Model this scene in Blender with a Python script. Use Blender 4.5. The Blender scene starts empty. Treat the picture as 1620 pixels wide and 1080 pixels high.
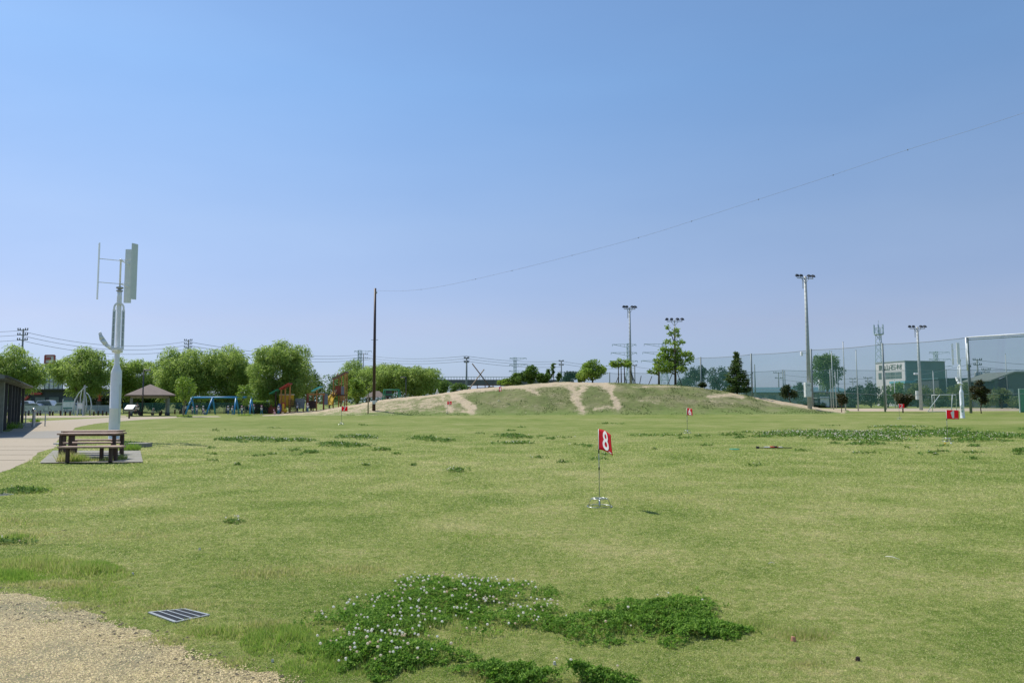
import bpy, bmesh, math, random
import numpy as np
from mathutils import Vector, Matrix

# ------------------------------------------------------------------ camera, sky, sun, exposure
S = bpy.context.scene
COL = S.collection
EYE, FOC = 1.6, 1170.0
PITCH, ROLL = math.atan(94 / FOC), -0.0035
cam_d = bpy.data.cameras.new("camera"); cam = bpy.data.objects.new("camera", cam_d); COL.objects.link(cam)
cam_d.sensor_width = 36; cam_d.lens = 36 * FOC / 1620; cam_d.clip_start = .05; cam_d.clip_end = 6000
CAM_M = Matrix.Translation((0, 0, EYE)) @ Matrix.Rotation(math.pi / 2 + PITCH, 4, 'X') @ Matrix.Rotation(ROLL, 4, 'Z')
cam.matrix_world = CAM_M
S.camera = cam

SUN_EL = math.radians(54)
SUN_AZ = math.atan2(-.80, .60)            # compass angle from +Y towards +X : sun stands front-left
SX, SY = math.sin(SUN_AZ), math.cos(SUN_AZ)
SUN_DIR = Vector((SX * math.cos(SUN_EL), SY * math.cos(SUN_EL), math.sin(SUN_EL)))
world = bpy.data.worlds.new("World"); S.world = world; world.use_nodes = True
wn = world.node_tree
sky = wn.nodes.new('ShaderNodeTexSky'); sky.sky_type = 'NISHITA'; sky.sun_disc = False
sky.sun_elevation = SUN_EL; sky.sun_rotation = SUN_AZ
sky.air_density = 1.0; sky.dust_density = .3; sky.ozone_density = 3.0; sky.altitude = 0
# hazy lavender air low over the horizon, deeper blue higher up
_tc = wn.nodes.new('ShaderNodeTexCoord'); _sx = wn.nodes.new('ShaderNodeSeparateXYZ'); wn.links.new(_tc.outputs['Generated'], _sx.inputs[0])
_cr = wn.nodes.new('ShaderNodeValToRGB'); _el = _cr.color_ramp.elements
for _k in range(3): _el.new(.5)
for _e, (_p, _c) in zip(_el, [(0, (.50, .64, 1.12)), (.05, (.66, .70, .98)), (.10, (.90, .79, .93)), (.22, (1.12, 1.03, 1.06)), (.40, (1.13, 1.25, 1.30))]):
    _e.position = _p; _e.color = tuple(v / 1.3 for v in _c) + (1,)
wn.links.new(_sx.outputs['Z'], _cr.inputs[0])
_mx = wn.nodes.new('ShaderNodeMix'); _mx.data_type = 'RGBA'; _mx.blend_type = 'MULTIPLY'; _mx.inputs[0].default_value = 1
wn.links.new(sky.outputs[0], _mx.inputs[6]); wn.links.new(_cr.outputs[0], _mx.inputs[7])
_mp = wn.nodes.new('ShaderNodeMapping'); _mp.inputs['Scale'].default_value = (1.2, 2.5, 5); _mp.inputs['Rotation'].default_value = (.2, .5, .3); wn.links.new(_tc.outputs['Generated'], _mp.inputs[0])
_nz = wn.nodes.new('ShaderNodeTexNoise'); _nz.inputs['Scale'].default_value = 2.2; _nz.inputs['Detail'].default_value = 5; wn.links.new(_mp.outputs[0], _nz.inputs['Vector'])
_wr = wn.nodes.new('ShaderNodeValToRGB'); _wr.color_ramp.elements[0].position = .4; _wr.color_ramp.elements[1].position = .75; _wr.color_ramp.elements[0].color = (.985, .99, .995, 1); _wr.color_ramp.elements[1].color = (1.05, 1.035, 1.02, 1); wn.links.new(_nz.outputs['Fac'], _wr.inputs[0])
_m2 = wn.nodes.new('ShaderNodeMix'); _m2.data_type = 'RGBA'; _m2.blend_type = 'MULTIPLY'; _m2.inputs[0].default_value = 1; wn.links.new(_mx.outputs[2], _m2.inputs[6]); wn.links.new(_wr.outputs[0], _m2.inputs[7])
wn.links.new(_m2.outputs[2], wn.nodes['Background'].inputs[0])
wn.nodes['Background'].inputs[1].default_value = .1495
sun_d = bpy.data.lights.new("sun", 'SUN'); sun_d.energy = 4.8; sun_d.angle = math.radians(.5); sun_d.color = (1, .95, .87)
sun = bpy.data.objects.new("sun", sun_d); COL.objects.link(sun)
sun.rotation_euler = SUN_DIR.to_track_quat('Z', 'Y').to_euler()
S.view_settings.view_transform = 'Standard'; S.view_settings.look = 'None'
S.view_settings.exposure = 0.0; S.view_settings.gamma = 1.0

# ------------------------------------------------------------------ placing: photograph pixel -> world
CR = np.array(CAM_M.to_3x3()); CP = np.array([0, 0, EYE])
def ray(px, py):
    d = np.stack([(np.asarray(px, float) - 810) / FOC, -(np.asarray(py, float) - 540) / FOC, -np.ones_like(np.asarray(px, float) + np.asarray(py, float))], -1)
    return d @ CR.T
def gp(px, py, z=0.0):
    d = ray(px, py); t = (z - EYE) / d[..., 2]
    return CP + d * t[..., None] if d.ndim > 1 else Vector(CP + d * t)
def at(px, py, Y):
    d = ray(px, py); t = Y / d[..., 1]
    return CP + d * t[..., None] if d.ndim > 1 else Vector(CP + d * t)
def pix(P):
    q = (np.asarray(P, float) - CP) @ CR
    return 810 + FOC * q[..., 0] / -q[..., 2], 540 - FOC * q[..., 1] / -q[..., 2]
def gx(px, Y):                     # ground-level X of the pixel column at distance Y
    return at(px, 640, Y).x
def hz(px, py, Y):                 # height of a pixel at distance Y
    return at(px, py, Y).z

# ------------------------------------------------------------------ numpy noise
def vnoise(x, y, seed=0):
    xi = np.floor(x).astype(np.int64); yi = np.floor(y).astype(np.int64)
    fx = x - xi; fy = y - yi; fx = fx * fx * (3 - 2 * fx); fy = fy * fy * (3 - 2 * fy)
    def h(a, b):
        n = (a * 374761393 + b * 668265263 + seed * 1442695041) & 0x7fffffff
        n = ((n ^ (n >> 13)) * 1274126177) & 0x7fffffff
        return ((n ^ (n >> 16)) & 0xffff) / 65535.0
    return (h(xi, yi) * (1 - fx) + h(xi + 1, yi) * fx) * (1 - fy) + (h(xi, yi + 1) * (1 - fx) + h(xi + 1, yi + 1) * fx) * fy
def fbm(x, y, seed=0, o=4):
    s = 0; a = 1; t = 0
    for i in range(o):
        s = s + a * vnoise(x * 2 ** i, y * 2 ** i, seed + i); t += a; a *= .55
    return s / t

# ------------------------------------------------------------------ materials
def new_mat(name):
    m = bpy.data.materials.new(name); m.use_nodes = True
    return m, m.node_tree, m.node_tree.nodes['Principled BSDF']
def node(nt, t, **kw):
    n = nt.nodes.new(t)
    for k, v in kw.items():
        if k in n.inputs: n.inputs[k].default_value = v
        else: setattr(n, k, v)
    return n
def noise(nt, scale, detail=4, vec=None, rough=.55):
    n = node(nt, 'ShaderNodeTexNoise'); n.inputs['Scale'].default_value = scale; n.inputs['Detail'].default_value = detail
    n.inputs['Roughness'].default_value = rough
    if vec is not None: nt.links.new(vec, n.inputs['Vector'])
    return n.outputs['Fac']
def ramp(nt, fac, stops):
    r = node(nt, 'ShaderNodeValToRGB'); el = r.color_ramp.elements
    while len(el) < len(stops): el.new(.5)
    for e, (p, c) in zip(el, stops):
        e.position = p; e.color = (c[0], c[1], c[2], 1) if hasattr(c, '__len__') else (c, c, c, 1)
    nt.links.new(fac, r.inputs[0]); return r.outputs[0]
def mixc(nt, fac, a, b, mode='MIX'):
    m = node(nt, 'ShaderNodeMix', data_type='RGBA', blend_type=mode)
    for sock, v in ((m.inputs[0], fac), (m.inputs[6], a), (m.inputs[7], b)):
        if hasattr(v, 'links'): nt.links.new(v, sock)
        elif hasattr(v, '__len__'): sock.default_value = (v[0], v[1], v[2], 1)
        else: sock.default_value = v
    return m.outputs[2]
def bump(nt, bs, h, strength=.4, dist=.02):
    b = node(nt, 'ShaderNodeBump'); b.inputs['Strength'].default_value = strength; b.inputs['Distance'].default_value = dist
    nt.links.new(h, b.inputs['Height']); nt.links.new(b.outputs[0], bs.inputs['Normal'])
def paint(name, c, rough=.5, metal=0, var=.18, scale=3.0, bmp=0.0):
    m, nt, bs = new_mat(name)
    tc = node(nt, 'ShaderNodeTexCoord')
    f = noise(nt, scale, 5, tc.outputs['Object'])
    lo = [x * (1 - var) for x in c]; hi = [min(1, x * (1 + var)) for x in c]
    nt.links.new(ramp(nt, f, [(.3, lo), (.7, hi)]), bs.inputs['Base Color'])
    bs.inputs['Roughness'].default_value = rough; bs.inputs['Metallic'].default_value = metal
    if bmp: bump(nt, bs, noise(nt, scale * 6, 4, tc.outputs['Object']), bmp, .01)
    return m
def leafmat(name, cols, rough=.5, trans=.35):
    m, nt, bs = new_mat(name)
    a = node(nt, 'ShaderNodeAttribute', attribute_name='tint')
    n = len(cols)
    c = ramp(nt, a.outputs['Fac'], [(i / (n - 1), k) for i, k in enumerate(cols)])
    nt.links.new(c, bs.inputs['Base Color']); bs.inputs['Roughness'].default_value = rough
    bs.inputs['Specular IOR Level'].default_value = .25
    tr = node(nt, 'ShaderNodeBsdfTranslucent'); nt.links.new(c, tr.inputs[0])
    mx = node(nt, 'ShaderNodeMixShader'); mx.inputs[0].default_value = trans
    nt.links.new(bs.outputs[0], mx.inputs[1]); nt.links.new(tr.outputs[0], mx.inputs[2])
    nt.links.new(mx.outputs[0], nt.nodes['Material Output'].inputs[0])
    return m
def netmat(name, c, a):
    m, nt, bs = new_mat(name)
    bs.inputs['Base Color'].default_value = (*c, 1); bs.inputs['Roughness'].default_value = .8
    tc = node(nt, 'ShaderNodeTexCoord')
    f = noise(nt, .25, 2, tc.outputs['Object'])
    mr = node(nt, 'ShaderNodeMapRange'); nt.links.new(f, mr.inputs[0]); mr.inputs[3].default_value = a * .8; mr.inputs[4].default_value = a * 1.2
    nt.links.new(mr.outputs[0], bs.inputs['Alpha'])
    return m

LAWN_LO, LAWN_MID, LAWN_HI = (.185, .26, .055), (.31, .355, .11), (.47, .44, .22)
def lawn_color(nt):
    g = node(nt, 'ShaderNodeNewGeometry'); mp = node(nt, 'ShaderNodeMapping'); mp.inputs['Scale'].default_value = (1, 1, 0)
    nt.links.new(g.outputs['Position'], mp.inputs[0]); v = mp.outputs[0]
    f1 = noise(nt, .09, 3, v); f2 = noise(nt, .7, 5, v, .6); f3 = noise(nt, 9, 5, v, .75)
    a = node(nt, 'ShaderNodeMath', operation='MULTIPLY'); nt.links.new(f1, a.inputs[0]); a.inputs[1].default_value = .6
    b = node(nt, 'ShaderNodeMath', operation='MULTIPLY_ADD'); nt.links.new(f2, b.inputs[0]); b.inputs[1].default_value = .70; nt.links.new(a.outputs[0], b.inputs[2])
    c = node(nt, 'ShaderNodeMath', operation='MULTIPLY_ADD'); nt.links.new(f3, c.inputs[0]); c.inputs[1].default_value = .90; nt.links.new(b.outputs[0], c.inputs[2])
    # c ~ 1.0 average
    r = ramp(nt, node_scale(nt, c.outputs[0], .455), [(.42, LAWN_LO), (.5, LAWN_MID), (.59, LAWN_HI)])
    return r, f2, f3
def node_scale(nt, s, k):
    a = node(nt, 'ShaderNodeMath', operation='MULTIPLY'); nt.links.new(s, a.inputs[0]); a.inputs[1].default_value = k
    return a.outputs[0]

def mat_ground():
    m, nt, bs = new_mat('lawn_soil')
    c, f2, f3 = lawn_color(nt)
    g = node(nt, 'ShaderNodeNewGeometry'); mp = node(nt, 'ShaderNodeMapping'); mp.inputs['Scale'].default_value = (1, 1, 0)
    nt.links.new(g.outputs['Position'], mp.inputs[0])
    f4 = noise(nt, 45, 4, mp.outputs[0], .7); f5 = noise(nt, 2.6, 6, mp.outputs[0], .7)
    c = mixc(nt, ramp(nt, f4, [(.35, 0), (.7, 1)]), mixc(nt, .4, c, (.08, .11, .03)), c)
    c = mixc(nt, ramp(nt, f5, [(.56, 0), (.72, .55)]), c, (.085, .14, .028))
    c = mixc(nt, 1.0, c, (.76, .78, .66), 'MULTIPLY')
    nt.links.new(c, bs.inputs['Base Color']); bs.inputs['Roughness'].default_value = .95
    bs.inputs['Specular IOR Level'].default_value = .1
    bump(nt, bs, f4, .6, .03); return m
def mat_blade():
    m, nt, bs = new_mat('grass_blade')
    c, f2, f3 = lawn_color(nt)
    a = node(nt, 'ShaderNodeAttribute', attribute_name='tint')
    straw = ramp(nt, a.outputs['Fac'], [(0, 0), (.74, .0), (.80, .75), (1, .9)])
    c = mixc(nt, straw, c, (.52, .47, .26))
    dark = ramp(nt, a.outputs['Fac'], [(0, .85), (.35, 1.4), (.7, 1.8), (1, 1.5)])
    c = mixc(nt, 1.0, c, dark, 'MULTIPLY')
    nt.links.new(c, bs.inputs['Base Color']); bs.inputs['Roughness'].default_value = .7
    bs.inputs['Specular IOR Level'].default_value = .05
    tr = node(nt, 'ShaderNodeBsdfTranslucent'); nt.links.new(c, tr.inputs[0])
    mx = node(nt, 'ShaderNodeMixShader'); mx.inputs[0].default_value = .5
    nt.links.new(bs.outputs[0], mx.inputs[1]); nt.links.new(tr.outputs[0], mx.inputs[2])
    nt.links.new(mx.outputs[0], nt.nodes['Material Output'].inputs[0]); return m
def mat_sandy(name, base, dark, scale=60, grass=.0):
    m, nt, bs = new_mat(name)
    g = node(nt, 'ShaderNodeNewGeometry'); v = g.outputs['Position']
    f = noise(nt, scale, 4, v, .7); f2 = noise(nt, .8, 4, v)
    c = mixc(nt, ramp(nt, f, [(.35, 0), (.65, 1)]), dark, base)
    c = mixc(nt, ramp(nt, f2, [(.3, 0), (.8, .45)]), c, [x * .75 for x in base])
    nt.links.new(c, bs.inputs['Base Color']); bs.inputs['Roughness'].default_value = .9
    bump(nt, bs, f, .5, .01); return m
def mat_gravel():
    m, nt, bs = new_mat('resin_gravel')
    g = node(nt, 'ShaderNodeNewGeometry'); v = g.outputs['Position']
    vo = node(nt, 'ShaderNodeTexVoronoi', feature='F1'); vo.inputs['Scale'].default_value = 75; nt.links.new(v, vo.inputs['Vector'])
    ve = node(nt, 'ShaderNodeTexVoronoi', feature='DISTANCE_TO_EDGE'); ve.inputs['Scale'].default_value = 75; nt.links.new(v, ve.inputs['Vector'])
    sp = node(nt, 'ShaderNodeSeparateColor'); nt.links.new(vo.outputs['Color'], sp.inputs[0])
    c = ramp(nt, sp.outputs[0], [(0, (.22, .17, .075)), (.25, (.48, .37, .17)), (.7, (.66, .52, .26)), (1, (.82, .68, .38))])
    c = mixc(nt, ramp(nt, ve.outputs[0], [(0.0, 1), (.14, 0)]), c, (.09, .07, .045))
    st = ramp(nt, noise(nt, 1.1, 6, v, .65), [(.42, 0), (.60, .85)])
    c = mixc(nt, st, c, (.19, .175, .10))
    nt.links.new(c, bs.inputs['Base Color']); bs.inputs['Roughness'].default_value = .85
    bump(nt, bs, ve.outputs[0], 1.0, .008); return m
def mat_mound():
    m, nt, bs = new_mat('mound_turf')
    a = node(nt, 'ShaderNodeAttribute', attribute_name='tint')
    g = node(nt, 'ShaderNodeNewGeometry'); v = g.outputs['Position']
    f1 = noise(nt, .35, 5, v, .6); f2 = noise(nt, 2.2, 5, v, .7); f3 = noise(nt, 9, 4, v, .7)
    gr = ramp(nt, f1, [(.36, (.13, .17, .05)), (.5, (.175, .195, .075)), (.64, (.24, .23, .12))])
    gr = mixc(nt, ramp(nt, f2, [(.5, 0), (.68, .55)]), gr, (.11, .11, .045))
    gr = mixc(nt, ramp(nt, f3, [(.48, 0), (.7, .32)]), gr, (.34, .31, .19))
    sp = node(nt, 'ShaderNodeSeparateXYZ'); nt.links.new(v, sp.inputs[0]); zz = node(nt, 'ShaderNodeMath', operation='MULTIPLY_ADD'); nt.links.new(f1, zz.inputs[0]); zz.inputs[1].default_value = 1.2; nt.links.new(sp.outputs['Z'], zz.inputs[2])
    gr = mixc(nt, ramp(nt, node_scale(nt, zz.outputs[0], .5), [(.35, .85), (.75, 0)]), gr, (.16, .22, .06))
    sand = mixc(nt, ramp(nt, f3, [(.4, 0), (.7, 1)]), (.42, .34, .22), (.58, .48, .34))
    def ctr(f, k_, prev):
        q = node(nt, 'ShaderNodeMath', operation='MULTIPLY_ADD'); nt.links.new(f, q.inputs[0]); q.inputs[1].default_value = k_
        if hasattr(prev, 'links'): nt.links.new(prev, q.inputs[2])
        else: q.inputs[2].default_value = prev
        return q.outputs[0]
    f4 = noise(nt, .9, 6, v, .75); s0 = ctr(f4, 2.2, -1.1); s1 = ctr(f3, 1.5, s0); s2 = node(nt, 'ShaderNodeMath', operation='ADD'); nt.links.new(s1, s2.inputs[0]); nt.links.new(a.outputs['Fac'], s2.inputs[1])
    k = ramp(nt, node_scale(nt, s2.outputs[0], .5), [(.54, 0), (.74, 1)])
    nt.links.new(mixc(nt, k, gr, sand), bs.inputs['Base Color']); bs.inputs['Roughness'].default_value = .95
    bs.inputs['Specular IOR Level'].default_value = .1
    bump(nt, bs, f3, .6, .06); return m
def mat_pavers():
    m, nt, bs = new_mat('grey_pavers')
    tc = node(nt, 'ShaderNodeTexCoord')
    br = node(nt, 'ShaderNodeTexBrick'); nt.links.new(tc.outputs['Object'], br.inputs['Vector'])
    br.inputs['Scale'].default_value = 1; br.inputs['Brick Width'].default_value = .2; br.inputs['Row Height'].default_value = .1
    br.inputs['Mortar Size'].default_value = .006
    br.inputs['Color1'].default_value = (.25, .235, .2, 1); br.inputs['Color2'].default_value = (.34, .31, .27, 1); br.inputs['Mortar'].default_value = (.08, .1, .04, 1)
    c = mixc(nt, ramp(nt, noise(nt, 3, 5, tc.outputs['Object']), [(.45, 0), (.75, .5)]), br.outputs[0], (.15, .17, .09))
    nt.links.new(c, bs.inputs['Base Color']); bs.inputs['Roughness'].default_value = .9; return m

M = {}
M['ground'] = mat_ground(); M['blade'] = mat_blade(); M['gravel'] = mat_gravel(); M['mound'] = mat_mound(); M['paver'] = mat_pavers()
M['path'] = mat_sandy('tan_path', (.42, .35, .25), (.35, .29, .205)); M['concrete'] = mat_sandy('grey_concrete', (.31, .29, .25), (.25, .235, .20))
M['dirt'] = mat_sandy('sports_dirt', (.50, .40, .28), (.42, .33, .22), 3)
P = lambda k, *a, **kw: M.__setitem__(k, paint(k, *a, **kw))
P('white_paint', (.80, .82, .84), .35, var=.05); P('pole_grey', (.40, .43, .42), .5, var=.1); P('galvanised', (.36, .38, .38), .45, .5, var=.15)
P('blade_shade_grey', (.66, .72, .70), .4, var=.04); P('panel_glass', (.30, .36, .33), .25, var=.1)  # blade colour greyed to paint in their backlit shade
P('steel', (.55, .56, .56), .3, .9, var=.1); P('dark_steel', (.05, .055, .06), .5, .2); P('black_plastic', (.02, .02, .022), .4)
P('brown_pole', (.055, .026, .020), .5, var=.2); P('wood_top', (.36, .235, .16), .6, var=.25, scale=8); P('dark_wood', (.06, .035, .025), .7, var=.3)
P('post_wood', (.34, .27, .18), .8, var=.25); P('roof_dark', (.13, .15, .13), .7, var=.2, scale=2); P('fascia', (.045, .05, .045), .6)
P('roof_brown', (.16, .115, .095), .75, var=.15, scale=2); P('beam_cream', (.36, .32, .23), .7); P('pillar_grey', (.22, .24, .20), .8, var=.2)
P('red_cloth', (.62, .035, .05), .7, var=.08); P('white_print', (.86, .85, .86), .6, var=.03)
P('blue_paint', (.04, .27, .52), .45, var=.1); P('green_paint', (.03, .30, .17), .5); P('yellow_plastic', (.80, .50, .02), .4); P('red_plastic', (.42, .045, .03), .5)
P('orange_wood', (.42, .19, .06), .7, var=.25); P('red_wood', (.24, .065, .035), .7, var=.25); P('teal_plastic', (.06, .52, .52), .4); P('grey_panel', (.16, .19, .21), .6)
P('navy_panel', (.08, .10, .28), .6); P('cream_panel', (.68, .60, .42), .6); P('dark_fill', (.03, .03, .028), .9)
P('bark', (.11, .085, .06), .9, var=.35, scale=6); P('pale_bark', (.22, .20, .15), .9, var=.3, scale=6)
P('fence_white', (.50, .55, .54), .6, var=.08); P('fence_green', (.05, .16, .12), .6); P('board_green', (.07, .21, .18), .5); P('board_face', (.58, .68, .62), .5); P('board_white', (.72, .74, .70), .5)
P('skin', (.55, .36, .26), .6, var=.05); P('shirt_white', (.76, .77, .80), .8, var=.04); P('trousers_blue', (.06, .13, .28), .8); P('hat_pink', (.78, .42, .50), .8, var=.06)
P('hat_white', (.80, .78, .78), .8, var=.04); P('hair', (.02, .016, .014), .7); P('shoe', (.5, .5, .52), .7); P('trousers_teal', (.05, .22, .30), .8); P('dark_cloth', (.03, .035, .05), .85)
P('wall_pale', (.66, .63, .62), .8, var=.06, scale=.5); P('wall_shaded_teal', (.13, .20, .20), .7, var=.08, scale=.4); P('wall_dark', (.05, .065, .075), .7, var=.12, scale=.5); P('wall_grey', (.30, .33, .31), .8, var=.08, scale=.5)
P('roof_teal', (.07, .15, .17), .6, var=.1, scale=.3); P('roof_sky', (.15, .40, .48), .5, var=.08); P('window_glass', (.13, .18, .17), .15, var=.2, scale=.6); P('letters', (.11, .16, .13), .7)
P('concrete_bridge', (.13, .14, .14), .85, var=.2, scale=.2); P('pylon', (.42, .52, .56), .6, var=.05); P('wire', (.10, .12, .13), .6); P('pole_concrete', (.22, .25, .25), .8)  # pylon colour lightened towards the sky, painting in distance haze
P('cable_grey', (.20, .22, .26), .6); P('sign_red', (.45, .07, .05), .5); P('car_white', (.75, .76, .78), .25, var=.03); P('car_silver', (.35, .37, .40), .25, .4); P('car_black', (.03, .032, .038), .2); P('tyre', (.02, .02, .02), .85)
P('door_green', (.03, .28, .12), .5, var=.06); P('terracotta', (.60, .27, .17), .8); P('pale_chip', (.7, .66, .58), .8); P('soil', (.10, .085, .05), .95); P('net_pole', (.17, .22, .22), .5, var=.1)
M['red_cloth'] = leafmat('red_cloth', [(.86, .05, .075), (.90, .07, .09)], .7, .6)
M['net'] = netmat('green_net', (.10, .27, .23), .20); M['net2'] = netmat('far_green_net', (.10, .27, .24), .17); M['mesh_fence'] = netmat('green_wire_mesh', (.05, .15, .12), .45)
M['willow'] = leafmat('willow_leaf', [(.18, .29, .05), (.32, .44, .10), (.47, .57, .18)], trans=.58)
M['broad'] = leafmat('broad_leaf', [(.06, .13, .022), (.11, .21, .035), (.19, .29, .055)], trans=.4)
M['bright'] = leafmat('bright_leaf', [(.16, .27, .035), (.27, .40, .055), (.38, .50, .09)])
M['olive'] = leafmat('olive_leaf', [(.08, .13, .035), (.15, .20, .06), (.25, .28, .10)])
M['darkleaf'] = leafmat('dark_leaf', [(.022, .045, .015), (.045, .075, .022), (.08, .11, .035)])
M['redleaf'] = leafmat('bronze_leaf', [(.05, .05, .022), (.085, .08, .034), (.08, .11, .04)])
M['needle'] = leafmat('spruce_needle', [(.05, .11, .025), (.11, .18, .04), (.24, .30, .08)], trans=.3)
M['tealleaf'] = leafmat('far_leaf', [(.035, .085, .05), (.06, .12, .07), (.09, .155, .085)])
M['clover'] = leafmat('clover_leaf', [(.055, .15, .012), (.14, .29, .025), (.32, .50, .09)], trans=.45, rough=.8)
M['weed'] = leafmat('weed_blade', [(.20, .36, .045), (.32, .45, .08), (.50, .50, .18), (.66, .58, .30)], trans=.5)
M['petal'] = leafmat('clover_petal', [(.80, .68, .50), (.92, .88, .78), (.95, .94, .90)], trans=.6)

# ------------------------------------------------------------------ object helpers
def tag(o, label=None, cat=None, group=None, kind=None):
    for k, v in (('label', label), ('category', cat), ('group', group), ('kind', kind)):
        if v: o[k] = v
    return o
def empty(name, loc, rz=0, label=None, cat=None, group=None, sc=1):
    o = bpy.data.objects.new(name, None); COL.objects.link(o); o.location = loc; o.rotation_euler = (0, 0, rz); o.scale = (sc,) * 3
    o.empty_display_size = .2
    return tag(o, label, cat, group)
def link(name, me, mat, parent=None, loc=None):
    o = bpy.data.objects.new(name, me); COL.objects.link(o)
    if mat is not None: me.materials.append(M[mat] if isinstance(mat, str) else mat)
    if parent: o.parent = parent
    if loc is not None: o.location = loc
    return o
def kids(o): return [c for c in bpy.data.objects if c.parent == o]
def copy_tree(o, parent=None):
    ch = kids(o); c = o.copy(); COL.objects.link(c); c.parent = parent
    for k in ch: copy_tree(k, c)
    return c
def np_mesh(name, V, F, tint=None, smooth=False):
    V = np.ascontiguousarray(V, np.float32); F = np.ascontiguousarray(F, np.int32); k = F.shape[1]
    me = bpy.data.meshes.new(name); me.vertices.add(len(V)); me.vertices.foreach_set('co', V.ravel())
    me.loops.add(F.size); me.loops.foreach_set('vertex_index', F.ravel())
    me.polygons.add(len(F)); me.polygons.foreach_set('loop_start', np.arange(0, F.size, k, dtype=np.int32))
    me.polygons.foreach_set('loop_total', np.full(len(F), k, np.int32))
    if smooth: me.polygons.foreach_set('use_smooth', np.ones(len(F), bool))
    me.update(calc_edges=True)
    if tint is not None:
        at_ = me.attributes.new('tint', 'FLOAT', 'POINT'); at_.data.foreach_set('value', np.ascontiguousarray(tint, np.float32))
    return me
class MB:
    def __init__(s): s.v = []; s.f = []; s.sm = []; s.g = []
    def add(s, vs, fs, smooth=False):
        o = len(s.v); s.g.append((o, len(s.f))); s.v += [tuple(x) for x in vs]; s.f += [tuple(i + o for i in f) for f in fs]; s.sm += [smooth] * len(fs); return s
    def box(s, c, d, rz=0, ch=0.0):
        x, y, z = [k / 2 for k in d]
        if ch:
            ch = min(ch, x * .8, y * .8, z * .8); pts = []
            for sx, sy in ((1, 1), (-1, 1), (-1, -1), (1, -1)):
                for cx, cy, cz in ((x - ch, y, z - ch), (x, y - ch, z - ch), (x - ch, y - ch, z)): pass
            bm = bmesh.new(); bmesh.ops.create_cube(bm, size=1); bmesh.ops.scale(bm, vec=d, verts=bm.verts)
            bmesh.ops.bevel(bm, geom=bm.edges[:] , offset=ch, segments=1, affect='EDGES')
            vs = [v.co.copy() for v in bm.verts]; bm.verts.index_update(); fs = [[v.index for v in f.verts] for f in bm.faces]; bm.free()
        else:
            vs = [Vector((i * x, j * y, k * z)) for k in (-1, 1) for i, j in ((-1, -1), (1, -1), (1, 1), (-1, 1))]
            fs = [(3, 2, 1, 0), (4, 5, 6, 7), (0, 1, 5, 4), (1, 2, 6, 5), (2, 3, 7, 6), (3, 0, 4, 7)]
        R = Matrix.Rotation(rz, 3, 'Z'); c = Vector(c)
        return s.add([R @ Vector(v) + c for v in vs], fs)
    def bar(s, a, b, w, h=None, up=(0, 0, 1)):
        a = Vector(a); b = Vector(b); h = h or w; d = (b - a).normalized(); up = Vector(up)
        if abs(d.dot(up)) > .98: up = Vector((0, 1, 0))
        x = d.cross(up).normalized(); y = x.cross(d)
        vs = [p + x * (i * w / 2) + y * (j * h / 2) for p in (a, b) for i, j in ((-1, -1), (1, -1), (1, 1), (-1, 1))]
        return s.add(vs, [(0, 1, 2, 3), (7, 6, 5, 4), (0, 4, 5, 1), (1, 5, 6, 2), (2, 6, 7, 3), (3, 7, 4, 0)])
    def tube(s, pts, r, n=8, caps=True):
        pts = [Vector(p) for p in pts]; m = len(pts)
        rs = r if hasattr(r, '__len__') else [r] * m
        vs = []; ref = Vector((.31, .95, .02)).normalized()
        for i, p in enumerate(pts):
            d = (pts[min(i + 1, m - 1)] - pts[max(i - 1, 0)]).normalized()
            u = ref if abs(d.dot(ref)) < .95 else Vector((1, 0, 0))
            x = d.cross(u).normalized(); y = d.cross(x)
            for k in range(n):
                a = 2 * math.pi * k / n; vs.append(p + (x * math.cos(a) + y * math.sin(a)) * rs[i])
        fs = [(i * n + k, i * n + (k + 1) % n, (i + 1) * n + (k + 1) % n, (i + 1) * n + k) for i in range(m - 1) for k in range(n)]
        s.add(vs, fs, True)
        if caps: s.f += [tuple(range(len(s.v) - m * n + n - 1, len(s.v) - m * n - 1, -1)), tuple(range(len(s.v) - n, len(s.v)))]; s.sm += [False, False]
        return s
    def lathe(s, prof, n=20, c=(0, 0, 0)):
        c = Vector(c); vs = []; m = len(prof)
        for r, z in prof:
            for k in range(n): a = 2 * math.pi * k / n; vs.append(c + Vector((r * math.cos(a), r * math.sin(a), z)))
        fs = [(i * n + k, i * n + (k + 1) % n, (i + 1) * n + (k + 1) % n, (i + 1) * n + k) for i in range(m - 1) for k in range(n)]
        s.add(vs, fs, True)
        s.f += [tuple(range(len(s.v) - m * n + n - 1, len(s.v) - m * n - 1, -1)), tuple(range(len(s.v) - n, len(s.v)))]; s.sm += [False, False]
        return s
    def prism(s, poly, z0, z1):
        n = len(poly); vs = [(x, y, z0) for x, y in poly] + [(x, y, z1) for x, y in poly]
        fs = [tuple(range(n - 1, -1, -1)), tuple(range(n, 2 * n))] + [(k, (k + 1) % n, n + (k + 1) % n, n + k) for k in range(n)]
        return s.add(vs, fs)
    def build_each(s, name, mat, parent=None):
        """every shape added so far becomes a part of its own"""
        out = []; g = s.g + [(len(s.v), len(s.f))]
        for (v0, f0), (v1, f1) in zip(g[:-1], g[1:]):
            k = MB(); k.v = s.v[v0:v1]; k.f = [tuple(i - v0 for i in f) for f in s.f[f0:f1]]; k.sm = s.sm[f0:f1]; out.append(k.build(name, mat, parent))
        return out
    def build(s, name, mat, parent=None, loc=None):
        me = bpy.data.meshes.new(name); me.from_pydata([tuple(v) for v in s.v], [], s.f); me.update()
        me.polygons.foreach_set('use_smooth', s.sm[:len(me.polygons)])
        return link(name, me, mat, parent, loc)

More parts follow.
